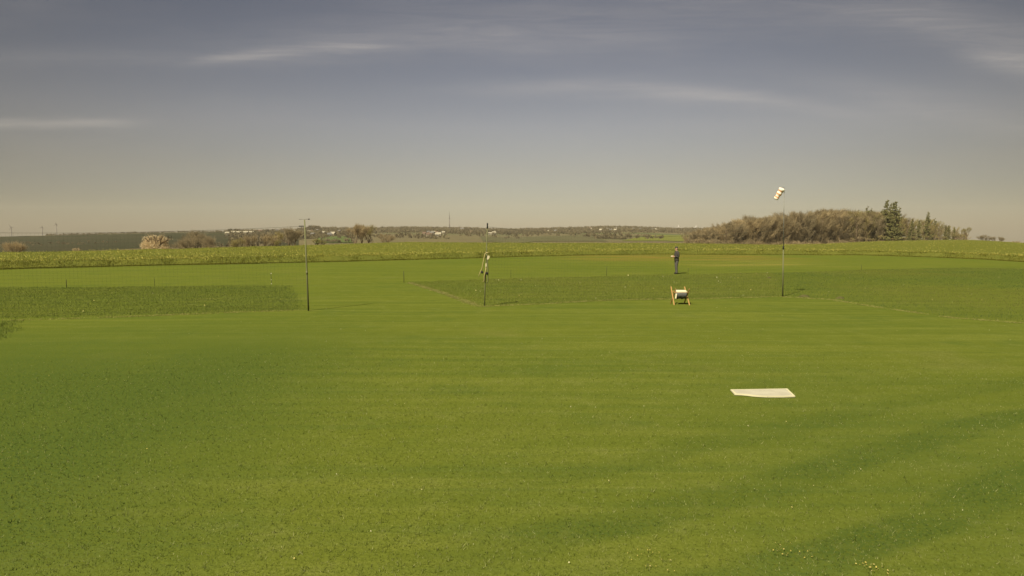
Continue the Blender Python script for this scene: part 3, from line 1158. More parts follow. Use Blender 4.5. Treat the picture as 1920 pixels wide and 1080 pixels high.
# ------------------------------------------------------------------ wooden stand
M_WOOD = mat('orange_wood', (0.33, 0.20, 0.075), (0.27, 0.16, 0.058), 6, 0.6, 0.1, 40, stretch=(4, 4, .6))
M_CLOTH = mat('grey_cloth', (0.095, 0.097, 0.088), (0.075, 0.077, 0.07), 7, 0.9, 0.2, 60)
M_PAD = mat('cream_pad', (0.62, 0.57, 0.38), (0.55, 0.50, 0.33), 7, 0.8)
bl = gp(1267, 572); br = gp(1291.5, 572)
cs = (bl + br) / 2 + Vector((-.02, .18, 0))
st = thing('folding_stand', 'small orange wooden stand with crossed legs and grey cloth sling', 'stand', cs, R(-6))
W2 = .265
HT = .70
for s in (-1, 1):
    x = s * W2
    m = MB(); m.bar((x + .05 * s + (.03 if s < 0 else 0), -.24, 0), (x - .10 if s < 0 else x - .10, .21, HT), .030, .042, (1, 0, 0)); m.build('leg', M_WOOD, st, bevel=.004)
    m = MB(); m.bar((x - .10 + .0, .24, 0), (x + .0 + .03, -.21, HT * .92), .030, .042, (1, 0, 0)); m.build('leg', M_WOOD, st, bevel=.004)
m = MB(); m.tube([(-W2 - .02, -.16, .50), (W2 + .02, -.16, .50)], .016, 8); m.build('rail', M_WOOD, st, True)
m = MB(); m.tube([(-W2 - .06, .13, .52), (W2 - .04, .13, .52)], .016, 8); m.build('rail', M_WOOD, st, True)
# sling: a sheet hanging from both rails
m = MB()
sv, sf = [], []
nu, nv = 14, 16
for j in range(nv + 1):
    t = j / nv
    y = -.20 + .34 * (0.10 * t + 0.90 * t * t * (3 - 2 * t))
    z = .500 - .27 * min(1.0, 1.9 * t, 1.9 * (1 - t)) ** .5
    for i in range(nu + 1):
        s = i / nu
        sv.append((-.20 + .40 * s, y, z + .012 * math.sin(s * 14 + t * 5) * math.sin(math.pi * t)))
for j in range(nv):
    for i in range(nu):
        k = j * (nu + 1) + i
        sf.append((k, k + 1, k + nu + 2, k + nu + 1))
m.add(sv, sf)
o = m.build('sling', M_CLOTH, st, True); o.modifiers.new('thick', 'SOLIDIFY').thickness = .006
m = MB(); m.box((0, -.01, .535), (.41, .33, .07), (R(2), 0, 0)); m.build('cushion', M_PAD, st, bevel=.015)
m = MB(); m.box((-.215, -.20, .36), (.055, .02, .20), (0, R(8), 0)); m.build('side_flap', M_PAD, st, bevel=.006)

# ------------------------------------------------------------------ person
M_SKIN = mat('skin', (0.40, 0.24, 0.16), (0.36, 0.21, 0.14), 6, 0.55)
M_JACKET = mat('dark_grey_jacket', (0.055, 0.050, 0.043), (0.040, 0.037, 0.033), 5, 0.9, 0.3, 25)
M_JEANS = mat('blue_grey_jeans', (0.085, 0.080, 0.070), (0.062, 0.060, 0.055), 6, 0.9, 0.2, 40)
M_SHOE = mat('dark_shoe', (0.028, 0.026, 0.024), (0.02, 0.02, 0.02), 6, 0.6)
M_CAP = mat('dark_cap', (0.055, 0.055, 0.045), (0.04, 0.04, 0.035), 6, 0.9)
M_HAIR = mat('grey_brown_hair', (0.09, 0.07, 0.05), (0.06, 0.05, 0.04), 30, 0.7)
M_EYE = mat('eye', (0.03, 0.02, 0.02), (0.05, 0.04, 0.03), 5, 0.2)


def skin_obj(name, nodes, edges, material, parent, sub=2):
    """nodes: (x, y, z, rx, ry); first node is the root"""
    me = bpy.data.meshes.new(name + '_skeleton')
    me.from_pydata([n_[:3] for n_ in nodes], edges, [])
    o = bpy.data.objects.new(name, me)
    COL.objects.link(o)
    md = o.modifiers.new('skin', 'SKIN')
    if not me.skin_vertices:
        bpy.context.view_layer.update()
    for i, n_ in enumerate(nodes):
        r1 = n_[3]
        r2 = n_[4] if len(n_) > 4 else r1
        me.skin_vertices[0].data[i].radius = (r1, r2)
        me.skin_vertices[0].data[i].use_root = (i == 0)
    md.use_smooth_shade = True
    ss = o.modifiers.new('smooth', 'SUBSURF')
    ss.levels = sub
    ss.render_levels = sub
    bpy.context.view_layer.update()
    dg = bpy.context.evaluated_depsgraph_get()
    res = bpy.data.meshes.new_from_object(o.evaluated_get(dg))
    o.modifiers.clear()
    o.data = res
    res.materials.clear()
    res.materials.append(material)
    res.polygons.foreach_set('use_smooth', [True] * len(res.polygons))
    o.parent = parent
    return o


class Sk:
    def __init__(self):
        self.n, self.e, self.k = [], [], {}

    def add(self, key, p, r, prev=None):
        self.k[key] = len(self.n)
        self.n.append((*p, *(r if hasattr(r, '__len__') else (r, r))))
        if prev is not None:
            self.e.append((self.k[prev], self.k[key]))
        return key


bp = gp(1268, 513.5)
person = thing('person', 'person standing in dark jacket, jeans and cap, holding a controller', 'person', (bp.x, bp.y, gz(bp.x, bp.y)), R(8))
# the figure faces -X; its left side is towards -Y
S = Sk()
S.add('pelvis', (0, 0, .96), (.095, .075))
S.add('waist', (-.005, 0, 1.10), (.105, .08), 'pelvis')
S.add('chest', (0, 0, 1.29), (.145, .10), 'waist')
S.add('collar', (.01, 0, 1.41), (.070, .055), 'chest')
S.add('neck', (-.005, 0, 1.49), .055, 'collar')
S.add('jaw', (-.025, 0, 1.565), (.066, .072), 'neck')
S.add('face', (-.03, 0, 1.64), (.078, .092), 'jaw')
S.add('crown', (-.02, 0, 1.705), (.066, .075), 'face')
S.add('nose', (-.128, 0, 1.625), .014, 'face')
S.add('chin', (-.095, 0, 1.555), .026, 'jaw')
for sg, nm in ((-1, 'left'), (1, 'right')):
    S.add(nm + 'ear', (-.015, sg * .092, 1.635), .016, 'face')
    S.add(nm + 'hip', (0, sg * .085, .88), (.075, .070), 'pelvis')
    S.add(nm + 'knee', (-.015 + .02 * sg, sg * .10, .50), .058, nm + 'hip')
    S.add(nm + 'ankle', (.025 + .03 * sg, sg * .105, .09), .038, nm + 'knee')
    S.add(nm + 'toe', (-.11 + .03 * sg, sg * .115, .035), .032, nm + 'ankle')
    S.add(nm + 'shoulder', (.01, sg * .180, 1.385), .042, 'collar')
    S.add(nm + 'elbow', (.035, sg * .245, 1.13), .044, nm + 'shoulder')
    S.add(nm + 'wrist', (-.20, sg * .145, 1.135), .029, nm + 'elbow')
    S.add(nm + 'palm', (-.265, sg * .118, 1.145), (.026, .036), nm + 'wrist')
    for j, (dx, dz, ln) in enumerate(((-.040, -.012, 1.0), (-.038, -.027, 1.1), (-.030, -.040, 1.05), (-.018, -.050, .85))):
        a_ = S.add(f'{nm}f{j}a', (-.265 + dx, sg * .108, 1.140 + dz), .0095, nm + 'palm')
        c_ = S.add(f'{nm}f{j}b', (-.265 + dx - .022 * ln, sg * .088, 1.132 + dz), .0085, a_)
        S.add(f'{nm}f{j}c', (-.265 + dx - .024 * ln, sg * .066, 1.130 + dz), .0075, c_)
    a_ = S.add(nm + 'tha', (-.268, sg * .100, 1.180), .011, nm + 'palm')
    S.add(nm + 'thb', (-.300, sg * .072, 1.192), .0085, a_)
body = skin_obj('body', S.n, S.e, M_SKIN, person)


def loft(m, rings, n=20):
    """rings: (x, y, z, rx, ry); one closed tube of ellipses"""
    vs, fs = [], []
    for x, y, z, rx, ry in rings:
        for k in range(n):
            a = 6.2832 * k / n
            vs.append((x + rx * math.cos(a), y + ry * math.sin(a), z))
    for i in range(len(rings) - 1):
        for k in range(n):
            k2 = (k + 1) % n
            fs.append((i * n + k, i * n + k2, (i + 1) * n + k2, (i + 1) * n + k))
    fs.append(tuple(range(n - 1, -1, -1)))
    fs.append(tuple((len(rings) - 1) * n + k for k in range(n)))
    m.add(vs, fs)


m = MB()
loft(m, [(.005, 0, .84, .140, .185), (.004, 0, .90, .142, .188), (-.004, 0, 1.00, .138, .180), (-.006, 0, 1.10, .140, .178), (-.004, 0, 1.22, .145, .192),
         (.004, 0, 1.34, .138, .205), (.010, 0, 1.41, .115, .190), (.008, 0, 1.455, .085, .120), (.0, 0, 1.50, .070, .076)])
for sg in (-1, 1):
    m.tube([(.010, sg * .150, 1.42), (.012, sg * .195, 1.385), (.025, sg * .228, 1.26), (.038, sg * .248, 1.15), (.020, sg * .243, 1.115), (-.06, sg * .205, 1.125), (-.185, sg * .152, 1.138)],
           [.070, .078, .066, .060, .060, .054, .044], 14)
m.build('jacket', M_JACKET, person, True)
m = MB()
loft(m, [(.0, 0, .80, .120, .165), (.0, 0, .88, .130, .175), (.0, 0, .97, .128, .170), (.0, 0, 1.03, .124, .165)])
for sg in (-1, 1):
    m.tube([(.0, sg * .085, .93), (.0, sg * .090, .82), (-.012 + .01 * sg, sg * .097, .66), (-.018 + .02 * sg, sg * .10, .50), (.0 + .025 * sg, sg * .103, .30), (.018 + .03 * sg, sg * .105, .10), (.020 + .03 * sg, sg * .105, .035)],
           [.085, .096, .086, .074, .068, .062, .064], 14)
m.build('jeans', M_JEANS, person, True)
for sg in (-1, 1):
    Q = Sk()
    Q.add('heel', (.050 + .03 * sg, sg * .105, .050), (.060, .056))
    Q.add('mid', (-.04 + .03 * sg, sg * .110, .050), (.060, .058), 'heel')
    Q.add('toe', (-.145 + .03 * sg, sg * .118, .040), (.046, .056), 'mid')
    skin_obj('shoe', Q.n, Q.e, M_SHOE, person)
m = MB(); m.ball((-.018, 0, 1.700), (.103, .088, .078), 16, 10)
cap = m.build('cap', M_CAP, person, True)
m = MB()
bv = []
for k in range(9):
    a = R(-62 + 15.5 * k)
    bv.append((-.018 - .095 * math.cos(a), .082 * math.sin(a), 1.695))
for k in range(9):
    a = R(-62 + 15.5 * k)
    bv.append((-.018 - .095 * math.cos(a) - .085 * math.cos(a) ** .8, .080 * math.sin(a), 1.682))
m.add(bv, [(k, k + 1, 10 + k, 9 + k) for k in range(8)])
o = m.build('cap_brim', M_CAP, cap, True); o.modifiers.new('t', 'SOLIDIFY').thickness = .006
m = MB(); m.ball((.022, 0, 1.635), (.075, .086, .070), 12, 8); m.build('hair', M_HAIR, person, True)
for sg in (-1, 1):
    m = MB(); m.ball((-.108, sg * .034, 1.648), (.010, .013, .009)); m.build('eye', M_EYE, person, True)
m = MB(); m.tube([(-.112, -.022, 1.583), (-.118, 0, 1.581), (-.112, .022, 1.583)], .006, 6); m.build('mouth', mat('lips', (.25, .10, .08)), person, True)
# remote control held in both hands
person.scale = (1.05, 1.05, 1.04)
rc = thing('remote_control', 'pale handheld remote control held in front of the standing person', 'controller', person.location, R(8))
rc.scale = (1.05, 1.05, 1.04)
m = MB(); m.box((-.315, 0, 1.150), (.13, .150, .050), (0, R(-14), 0)); case = m.build('case', M_PAD, rc, bevel=.015)
m = MB(); m.tube([(-.385, .0, 1.140), (-.47, .01, 1.165)], .006, 6); m.build('antenna', M_DARK, rc, True)
for sg in (-1, 1):
    m = MB(); m.tube([(-.300, sg * .045, 1.175), (-.297, sg * .045, 1.200)], .005, 6); m.ball((-.297, sg * .045, 1.203), .008); m.build('control_stick', M_DARK, rc, True)

# ------------------------------------------------------------------ trees
M_BARK = mat('grey_brown_bark', (0.14, 0.105, 0.065), (0.10, 0.075, 0.048), 6, 0.95)
M_BIRCH = mat('pale_bark', (0.15, 0.125, 0.08), (0.10, 0.085, 0.055), 5, 0.9)
M_TWIG = leaf_mat('brown_twigs', [(0.25, 0.205, 0.115), (0.31, 0.252, 0.142), (0.355, 0.292, 0.165), (0.39, 0.33, 0.19)], 0, None, 0.5, tree=True)
M_TWIG2 = leaf_mat('olive_twigs', [(0.25, 0.22, 0.090), (0.31, 0.27, 0.11), (0.36, 0.31, 0.125), (0.40, 0.35, 0.145)], 0, None, 0.5, tree=True)
M_NEEDLE = leaf_mat('spruce_needles', [(0.070, 0.072, 0.026), (0.105, 0.104, 0.036), (0.14, 0.134, 0.050), (0.175, 0.160, 0.066)])
M_BLOSSOM = leaf_mat('peach_blossom', [(0.42, 0.32, 0.16), (0.56, 0.44, 0.24), (0.68, 0.55, 0.33), (0.75, 0.63, 0.42)], 0, None, 0.4)


def bare_tree(seed, crown_lo=0.3, spread=0.30, ntw=2600, twig=M_TWIG, bark=M_BARK, extra=None, tw_len=.075, tw_w=.0050):
    """unit-height leafless tree: forked limbs under a cloud of fine twigs"""
    rn = random.Random(seed)
    r = np.random.default_rng(seed)
    m = MB()
    tips = []

    def grow(p, d, L, rad, lev):
        q_ = p + d * L
        mid = p.lerp(q_, .5) + Vector((rn.uniform(-1, 1), rn.uniform(-1, 1), 0)) * L * .05
        m.tube([p, mid, q_], [rad, rad * .8, rad * .6], 5 if lev < 2 else 3, False)
        if lev >= 2:
            tips.append((mid, d)); tips.append((q_, d))
        if lev >= 4:
            return
        for _ in range(rn.choice((2, 3)) if lev else rn.choice((3, 4))):
            ax = Vector((rn.uniform(-1, 1), rn.uniform(-1, 1), rn.uniform(-.1, .9)))
            nd = (d * .75 + ax.normalized() * rn.uniform(.45, .8)).normalized()
            if nd.z < .05:
                nd.z = .1
            e_ = q_ + nd * L * .7
            grow(q_, nd, L * rn.uniform(.6, .78), rad * .58, lev + 1)
    grow(Vector((0, 0, 0)), Vector((rn.uniform(-.05, .05), rn.uniform(-.05, .05), 1)).normalized(), crown_lo, .022, 0)
    zmax = max(t[0].z for t in tips)
    sc_ = .93 / zmax
    m.v = [(p[0] * sc_ * spread / .30, p[1] * sc_ * spread / .30, p[2] * sc_) for p in m.v]
    trunk = m.mesh('trunk', bark)
    T_ = np.array([list(t[0] * sc_) for t in tips])
    T_[:, :2] *= spread / .30
    D_ = np.array([list(t[1]) for t in tips])
    idx = r.integers(0, len(T_), ntw)
    base = T_[idx] + r.normal(0, .032, (ntw, 3))
    d = D_[idx] + r.normal(0, .5, (ntw, 3)) + np.array([0, 0, .55])
    vv, ff = tri_cards(base, d, r.uniform(.4, 1.2, ntw) * tw_len, np.full(ntw, tw_w) * r.uniform(.6, 1.4, ntw))
    mats = [twig]
    mi = np.zeros(len(ff), int)
    if extra:
        mt, cnt, ln, wd = extra
        idx = r.integers(0, len(T_), cnt)
        b2_ = T_[idx] + r.normal(0, .045, (cnt, 3))
        v2, f2 = tri_cards(b2_, r.normal(0, 1, (cnt, 3)), np.full(cnt, ln) * r.uniform(.6, 1.4, cnt), np.full(cnt, wd))
        ff = np.concatenate([ff, f2 + len(vv)]); vv = np.concatenate([vv, v2])
        mats.append(mt)
        mi = np.concatenate([mi, np.ones(cnt, int)])
    return trunk, poly_mesh('crown', vv, ff, mats, mi)


def grove_tree(seed, half=.17, lo=.20, ntw=3800, twig=M_TWIG, bark=M_BARK, fork=.5):
    """unit-height tree grown in a stand: straight stem, steep limbs, oval crown of fine twigs"""
    rn = random.Random(seed)
    r = np.random.default_rng(seed)
    m = MB()
    bend = [Vector((rn.uniform(-.02, .02), rn.uniform(-.02, .02), z)) for z in (0, .2, .4, .6, .8, .93)]
    bend[0].x = bend[0].y = 0
    m.tube(bend, [.014, .012, .010, .0075, .005, .002], 6, False)
    pts, dirs = [], []
    for _ in range(26):
        z = rn.uniform(lo, .86)
        k = min(4, int(z / .2))
        p = bend[k].lerp(bend[k + 1], (z - bend[k].z) / (bend[k + 1].z - bend[k].z))
        a = rn.uniform(0, 6.28)
        span = half * (1 - ((z - .55) / .55) ** 2) * rn.uniform(.55, 1.15)
        rise = min(.96 - z, span * rn.uniform(1.0, 2.2))
        q1 = p + Vector((math.cos(a) * span * .55, math.sin(a) * span * .55, rise * .42))
        q2 = p + Vector((math.cos(a) * span, math.sin(a) * span, rise))
        m.tube([p, q1, q2], [.0055, .0036, .0014], 4, False)
        for t in np.linspace(.25, 1.05, 12):
            w = p.lerp(q1, t / .5) if t < .5 else q1.lerp(q2, (t - .5) / .5)
            pts.append(list(w)); dirs.append(list((q2 - p).normalized()))
    trunk = m.mesh('trunk', bark)
    T_, D_ = np.array(pts), np.array(dirs)
    idx = r.integers(0, len(T_), ntw)
    base = T_[idx] + r.normal(0, .016, (ntw, 3))
    d = D_[idx] + r.normal(0, .45, (ntw, 3)) + np.array([0, 0, .45])
    vv, ff = tri_cards(base, d, r.uniform(.03, .085, ntw), r.uniform(.0022, .0048, ntw))
    return trunk, poly_mesh('crown', vv, ff, [twig])


def spruce(seed, ragged=0.4):
    rn = random.Random(seed)
    m = MB()
    m.tube([(0, 0, 0), (.004, 0, .5), (0, .003, 1.0)], [.014, .009, .002], 6)
    trunk = m.mesh('trunk', M_BARK)
    vs, fs = [], []
    V_, F_ = [], []
    off = 0
    z = .16
    while z < .985:
        nb = rn.choice((4, 5, 6))
        Lr = .20 * (1 - z) ** .75 + .012
        for k in range(nb):
            if rn.random() < ragged * .45:
                continue
            a = rn.uniform(0, 6.28)
            L = Lr * rn.uniform(.55, 1.25)
            dd = np.array([math.cos(a), math.sin(a), -.30 - .25 * (1 - z)])
            nt = max(8, int(60 * L / .17))
            s = np.array([rn.uniform(.08, 1) for _ in range(nt)])
            b_ = np.array([0, 0, z]) + dd * L * s[:, None] + np.array([0, 0, 1]) * (L * .35 * s ** 2)[:, None]
            dr = dd * .6 + RNG.normal(0, .5, (nt, 3)) + np.array([0, 0, -.45])
            vv, ff = tri_cards(b_, dr, np.full(nt, .034 + .1 * L), np.full(nt, .014))
            V_.append(vv); F_.append(ff + off); off += len(vv)
        z += rn.uniform(.016, .034)
    return trunk, poly_mesh('crown', np.concatenate(V_), np.concatenate(F_), M_NEEDLE)


BARE = [bare_tree(100 + i, .22, .30, 3400) for i in range(6)]
OLIVE = [bare_tree(200 + i, .26, .24, 2300, M_TWIG2, M_BARK) for i in range(4)]
SPRUCE = [spruce(300, .7), spruce(301, .95), spruce(302, .8)]
GROVE = [grove_tree(600 + i, random.uniform(.15, .20), random.uniform(.10, .24)) for i in range(7)]
GROVE_OLIVE = [grove_tree(700 + i, random.uniform(.11, .16), random.uniform(.16, .3), 1500, M_TWIG2) for i in range(5)]
SHRUB = [bare_tree(400 + i, .16, .42, 2200, M_TWIG) for i in range(2)]
SHRUB2 = [bare_tree(410 + i, .16, .40, 2000, M_TWIG2) for i in range(2)]


def dome_tree(seed, petals, n):
    """low round tree: a rounded, clumpy crown of blossom reaching the ground"""
    trunk, _ = bare_tree(seed, .16, .40, 10)
    r = np.random.default_rng(seed)
    nc = 46
    d = r.normal(0, 1, (nc, 3))
    d[:, 2] = np.abs(d[:, 2]) - .35
    d /= np.linalg.norm(d, axis=1, keepdims=True)
    cen = d * (r.uniform(.55, 1, (nc, 1))) * np.array([.42, .42, .50]) + np.array([0, 0, .42])
    k = r.integers(0, nc, n)
    base = cen[k] + r.normal(0, .055, (n, 3))
    base[:, 2] = np.clip(base[:, 2], .02, .99)
    v1, f1 = tri_cards(base, r.normal(0, 1, (n, 3)) + [0, 0, .4], r.uniform(.018, .04, n), np.full(n, .024))
    nt_ = 1500
    k = r.integers(0, nc, nt_)
    b2_ = cen[k] + r.normal(0, .07, (nt_, 3))
    v2, f2 = tri_cards(b2_, cen[k] - np.array([0, 0, .1]) + r.normal(0, .3, (nt_, 3)), np.full(nt_, .08), np.full(nt_, .005))
    return trunk, poly_mesh('crown', np.concatenate([v1, v2]), np.concatenate([f1, f2 + len(v1)]), [petals, M_TWIG],
                            np.concatenate([np.zeros(n, int), np.ones(nt_, int)]))


BLOSSOM = dome_tree(500, M_BLOSSOM, 6500)
YSHRUB = bare_tree(520, .14, .45, 900, M_TWIG2, M_BARK, (leaf_mat('young_leaf', [(0.16, 0.15, 0.035), (0.20, 0.18, 0.05), (0.12, 0.12, 0.03)]), 1200, .022, .016), .06, .004)


def plant_tree(name, proto, px, ytop, Y, label, cat='tree', group=None, wide=1.0, rz=None, sink=.2):
    u_, v_ = pix_dir(px, ytop)
    x, z1 = u_ * Y, CAM_Z + v_ * Y
    z0 = gz(x, Y) - sink
    h = max(1.2, z1 - z0)
    r_ = thing(name, label, cat, (x, Y, z0), random.uniform(0, 6.28) if rz is None else rz, group)
    r_.scale = (h * wide, h * wide, h)
    mesh_obj('trunk', proto[0], r_)
    mesh_obj('crown', proto[1], r_)
    return r_


# the wood on the right, tree by tree: rows one behind the other
WOOD_TOP = np.array([(1285, 444), (1300, 434), (1320, 430), (1345, 425), (1372, 418), (1395, 413), (1420, 408.5), (1450, 408), (1475, 402), (1505, 403.5), (1530, 398.5), (1548, 394.5),
                     (1575, 396), (1605, 397), (1640, 399), (1660, 398), (1690, 402), (1705, 410), (1725, 412), (1752, 409), (1768, 416), (1785, 425), (1800, 428), (1812, 436)], float)
GW = 'trees of the wood on the right'
for row, (dY, step, drop) in enumerate(((0, 9.0, 9), (9, 8.5, 5), (20, 8.5, 2), (34, 9.0, 0))):
    px = 1290 + row * 3
    while px < 1812:
        yb = float(np.interp(px, WOOD_TOP[:, 0], WOOD_TOP[:, 1]))
        dcc = float(np.interp(px, _pxs, _dc))
        Y = max(dcc + 8, 330 + (px - 1290) * .22) + dY + random.uniform(-4, 4)
        yt = yb + random.gauss(0, 2.4) + random.uniform(0, drop)
        if px > 1690:
            yt += random.choice((0, 0, 2, 6))
        if px > 1655 and random.random() < 0.75:
            pr_ = random.choice(GROVE_OLIVE); lb = 'slim olive-brown bare tree at the open right end of the wood'; nm = 'birch_tree'; wd = random.uniform(.85, 1.2)
        elif px > 1590 and random.random() < .5:
            pr_ = random.choice(GROVE_OLIVE); lb = 'olive-brown bare tree in the wood below the tall spruces'; nm = 'bare_tree'; wd = random.uniform(1.0, 1.4)
        elif px < 1420:
            pr_ = random.choice(GROVE); lb = 'low brown bare tree at the tapering left end of the wood'; nm = 'bare_tree'; wd = random.uniform(1.1, 1.7)
        else:
            pr_ = random.choice(GROVE); lb = 'brown bare tree in the dense middle of the wood'; nm = 'bare_tree'; wd = random.uniform(1.0, 1.5)
        plant_tree(nm, pr_, px, yt, Y, lb, 'tree', GW, wd)
        px += step * random.uniform(.7, 1.35) * (1.5 if px > 1690 else 1)
# brushwood along the foot of the wood
k = 0
px = 1296
while px < 1808:
    dcc = float(np.interp(px, _pxs, _dc))
    Y = max(dcc + 6, 322 + (px - 1290) * .22) + random.uniform(-3, 2)
    ycr = float(np.interp(px, CREST[:, 0], CREST[:, 1]))
    plant_tree('bare_shrub', random.choice(SHRUB if px < 1620 else SHRUB2), px, ycr - random.uniform(5, 11), Y,
               'low brown brushwood bush at the foot of the wood' if px < 1620 else 'low olive brushwood bush at the right foot of the wood', 'bush', 'brushwood along the foot of the wood', random.uniform(1.0, 1.5))
    px += random.uniform(12, 22)
for px, yt, pi, wd, lb in ((1664, 373, 0, .80, 'tallest dark spruce rising above the right of the wood'), (1679, 376, 0, 1.05, 'broad tall spruce right beside the tallest spruce'),
                           (1687, 386, 1, .95, 'ragged spruce leaning on the right side of the two tallest spruces'), (1655, 391, 1, .9, 'ragged lower spruce on the left side of the tallest spruce'),
                           (1753, 408, 1, .9, 'ragged spruce right of the lone spruce at the right end'), (1671.5, 380, 2, .7, 'narrow spruce squeezed between the two tallest spruces'),
                           (1627, 385, 1, .75, 'ragged thin spruce standing above the bare canopy left of the tall spruces'), (1634, 389, 1, .7, 'lower ragged spruce beside the thin ragged spruce'),
                           (1610, 392, 1, .5, 'small spruce tip poking out of the bare canopy'),
                           (1741, 396.5, 2, .85, 'lone spruce above the bare trees at the right end of the wood'), (1711, 410, 2, .9, 'short spruce in the gap right of the tall spruces'),
                           (1724, 412, 0, .8, 'second short spruce in the gap right of the tall spruces'),
                           (1779, 422, 0, .85, 'small dark spruce near the right tip of the wood'), (1790, 425, 2, .8, 'last small spruce at the right tip of the wood'), (1773, 428, 0, .9, 'lowest little spruce near the right tip of the wood')):
    Y = max(float(np.interp(px, _pxs, _dc)) + 10, 330 + (px - 1290) * .22) + (9 if pi == 1 else -4)
    plant_tree('spruce_tree', SPRUCE[pi], px, yt, Y, lb, 'tree', 'spruces of the wood', wd)
plant_tree('bare_tree', OLIVE[0], 1814, 425, 430, 'thin bare tree at the very right tip of the wood', wide=.9)
plant_tree('bare_tree', BARE[1], 1848, 440, 470, 'small round bare tree on the right skyline beside the wood', wide=1.2)
plant_tree('bare_tree', BARE[3], 1870, 443, 475, 'second smaller round bare tree on the far right skyline', wide=1.2)
plant_tree('bare_shrub', SHRUB[0], 1903, 451, 470, 'low bush on the skyline at the far right edge', 'bush', wide=1.3)

# shrubs and trees behind the crest of the crop
plant_tree('blossom_tree', BLOSSOM, 291, 437.5, 150, 'round peach-blossomed tree behind the crop on the left', wide=1.22, rz=.4)
plant_tree('blossom_tree', BLOSSOM, 143, 464, 118, 'tiny pale blossoming bush at the rim of the crop far left', 'bush', wide=.9)
for px, yt, Y, pr_, wd, lb in (
        (664, 418.5, 250, BARE[0], .85, 'left of two wide bare trees behind the crop near the middle'),
        (691, 420, 262, OLIVE[1], 1.05, 'right of two wide bare trees behind the crop, more yellowish'),
        (678, 421, 258, BARE[2], .8, 'thinner bare tree squeezed between the two wide bare trees'),
        (723, 437, 280, BARE[4], 1.0, 'small round bare tree right of the wide bare trees'),
        (541, 426, 240, BARE[5], .95, 'brown bare tree just left of the crossbar post'),
        (553, 429, 246, BARE[3], .9, 'dense brown bare tree touching the crossbar post'),
        (520, 433, 236, OLIVE[2], .95, 'pale olive bare tree left of the crossbar post'),
        (497, 438, 230, BARE[1], 1.0, 'grey-brown bare tree below the white halls'),
        (475, 440, 225, BARE[2], 1.0, 'low grey-brown bare tree under the right end of the white halls'),
        (448, 444, 220, OLIVE[3], 1.0, 'faint pale bare tree below the white halls'),
        (372, 431, 300, BARE[0], 1.0, 'wide faint bare tree right of the peach-blossomed tree'),
        (353, 440, 290, BARE[4], 1.1, 'low bare tree close to the right of the peach-blossomed tree'),
        (396, 442, 285, BARE[5], 1.1, 'low brown bare tree in the hollow left of the white halls'),
        (20, 452, 180, BARE[3], 1.2, 'low brown bare tree at the far left edge behind the crop')):
    plant_tree('bare_tree', pr_, px, yt, Y, lb, 'tree', 'bare trees behind the crest of the crop', wd)
plant_tree('leafing_shrub', YSHRUB, 592, 446, 190, 'yellowish leafing shrub right of the crossbar post', 'bush', wide=.8)
plant_tree('leafing_shrub', YSHRUB, 524, 449, 180, 'yellowish leafing shrub left of the crossbar post', 'bush', wide=.8, rz=2.0)
plant_tree('leafing_shrub', YSHRUB, 603, 450, 186, 'lower yellowish shrub beside the one right of the crossbar post', 'bush', wide=.8, rz=4.0)

# ------------------------------------------------------------------ far woods, houses, masts
M_FARWOOD = leaf_mat('far_wood', [(0.15, 0.122, 0.066), (0.18, 0.148, 0.080), (0.165, 0.142, 0.072), (0.20, 0.162, 0.090)], 0, None, 0.45)


def far_wood(name, label, centres, hmin, hmax, seed):
    r = np.random.default_rng(seed)
    per = 16
    c_ = np.repeat(centres, per, axis=0)
    n = len(c_)
    h = np.repeat(r.uniform(hmin, hmax, len(centres)), per)
    ang = r.uniform(0, 6.28, n)
    rad = r.uniform(0, .42, n) * h
    base = c_ + np.stack([np.cos(ang) * rad, np.sin(ang) * rad, r.uniform(-.05, .55, n) * h], 1)
    d = np.stack([np.cos(ang) * .4, np.sin(ang) * .4, r.uniform(.4, 1.2, n)], 1)
    vv, ff = tri_cards(base, d, h * r.uniform(.3, .5, n), h * r.uniform(.22, .42, n))
    return tag(mesh_obj(name, poly_mesh(name, vv, ff, M_FARWOOD)), label, 'woodland', kind='stuff')


def scatter(px0, px1, ya, yb, n, seed, thin=0.0):
    """points of the far land between the photo rows ya and yb"""
    r = np.random.default_rng(seed)
    out = []
    for _ in range(n):
        px = r.uniform(px0, px1)
        py = r.uniform(ya, yb)
        p = hit(px, py)
        if vnoise(np.array([p.x]), np.array([p.y]), 300., seed)[0] > thin:
            out.append((p.x, p.y, p.z))
    return np.array(out)


def skyline(px0, px1, step, seed, back=0.0):
    r = np.random.default_rng(seed)
    out = []
    px = px0
    while px < px1:
        Y = float(np.interp(px, _pxs, _ds)) + r.uniform(-60, 30) + back
        x = (px - 960) / F * Y
        out.append((x, Y, gz(x, Y)))
        px += step * r.uniform(.5, 1.5)
    return np.array(out)


far_wood('distant_wood', 'brown distant woodland along the middle skyline', np.concatenate([skyline(560, 1350, 1.1, 1), skyline(690, 1330, 1.4, 2, -150), skyline(690, 1300, 1.6, 3, -320)]), 4, 13, 61)
rg = np.random.default_rng(70)
px_ = rg.uniform(430, 1345, 5200)
ds_r = np.interp(px_, _pxs, _ds)
Yr = ds_r - 40 - 1150 * rg.uniform(0, 1, 5200) ** 1.3
Xr = (px_ - 960) / F * Yr
kp = (vnoise(Xr, Yr, 420., 171) + 0.5 * vnoise(Xr, Yr, 130., 172) > -0.10 - 0.5 * (Yr > ds_r - 350)) & (Yr > ds_r - 1500)
far_wood('distant_wood', 'hazy olive-brown woodland covering the far ridge in the middle', np.stack([Xr, Yr, ground_z(Xr, Yr)], 1)[kp], 4, 10, 71)
far_wood('distant_wood', 'dark hedge line along the left skyline', skyline(90, 560, 1.6, 4), 2.0, 5.5, 62)
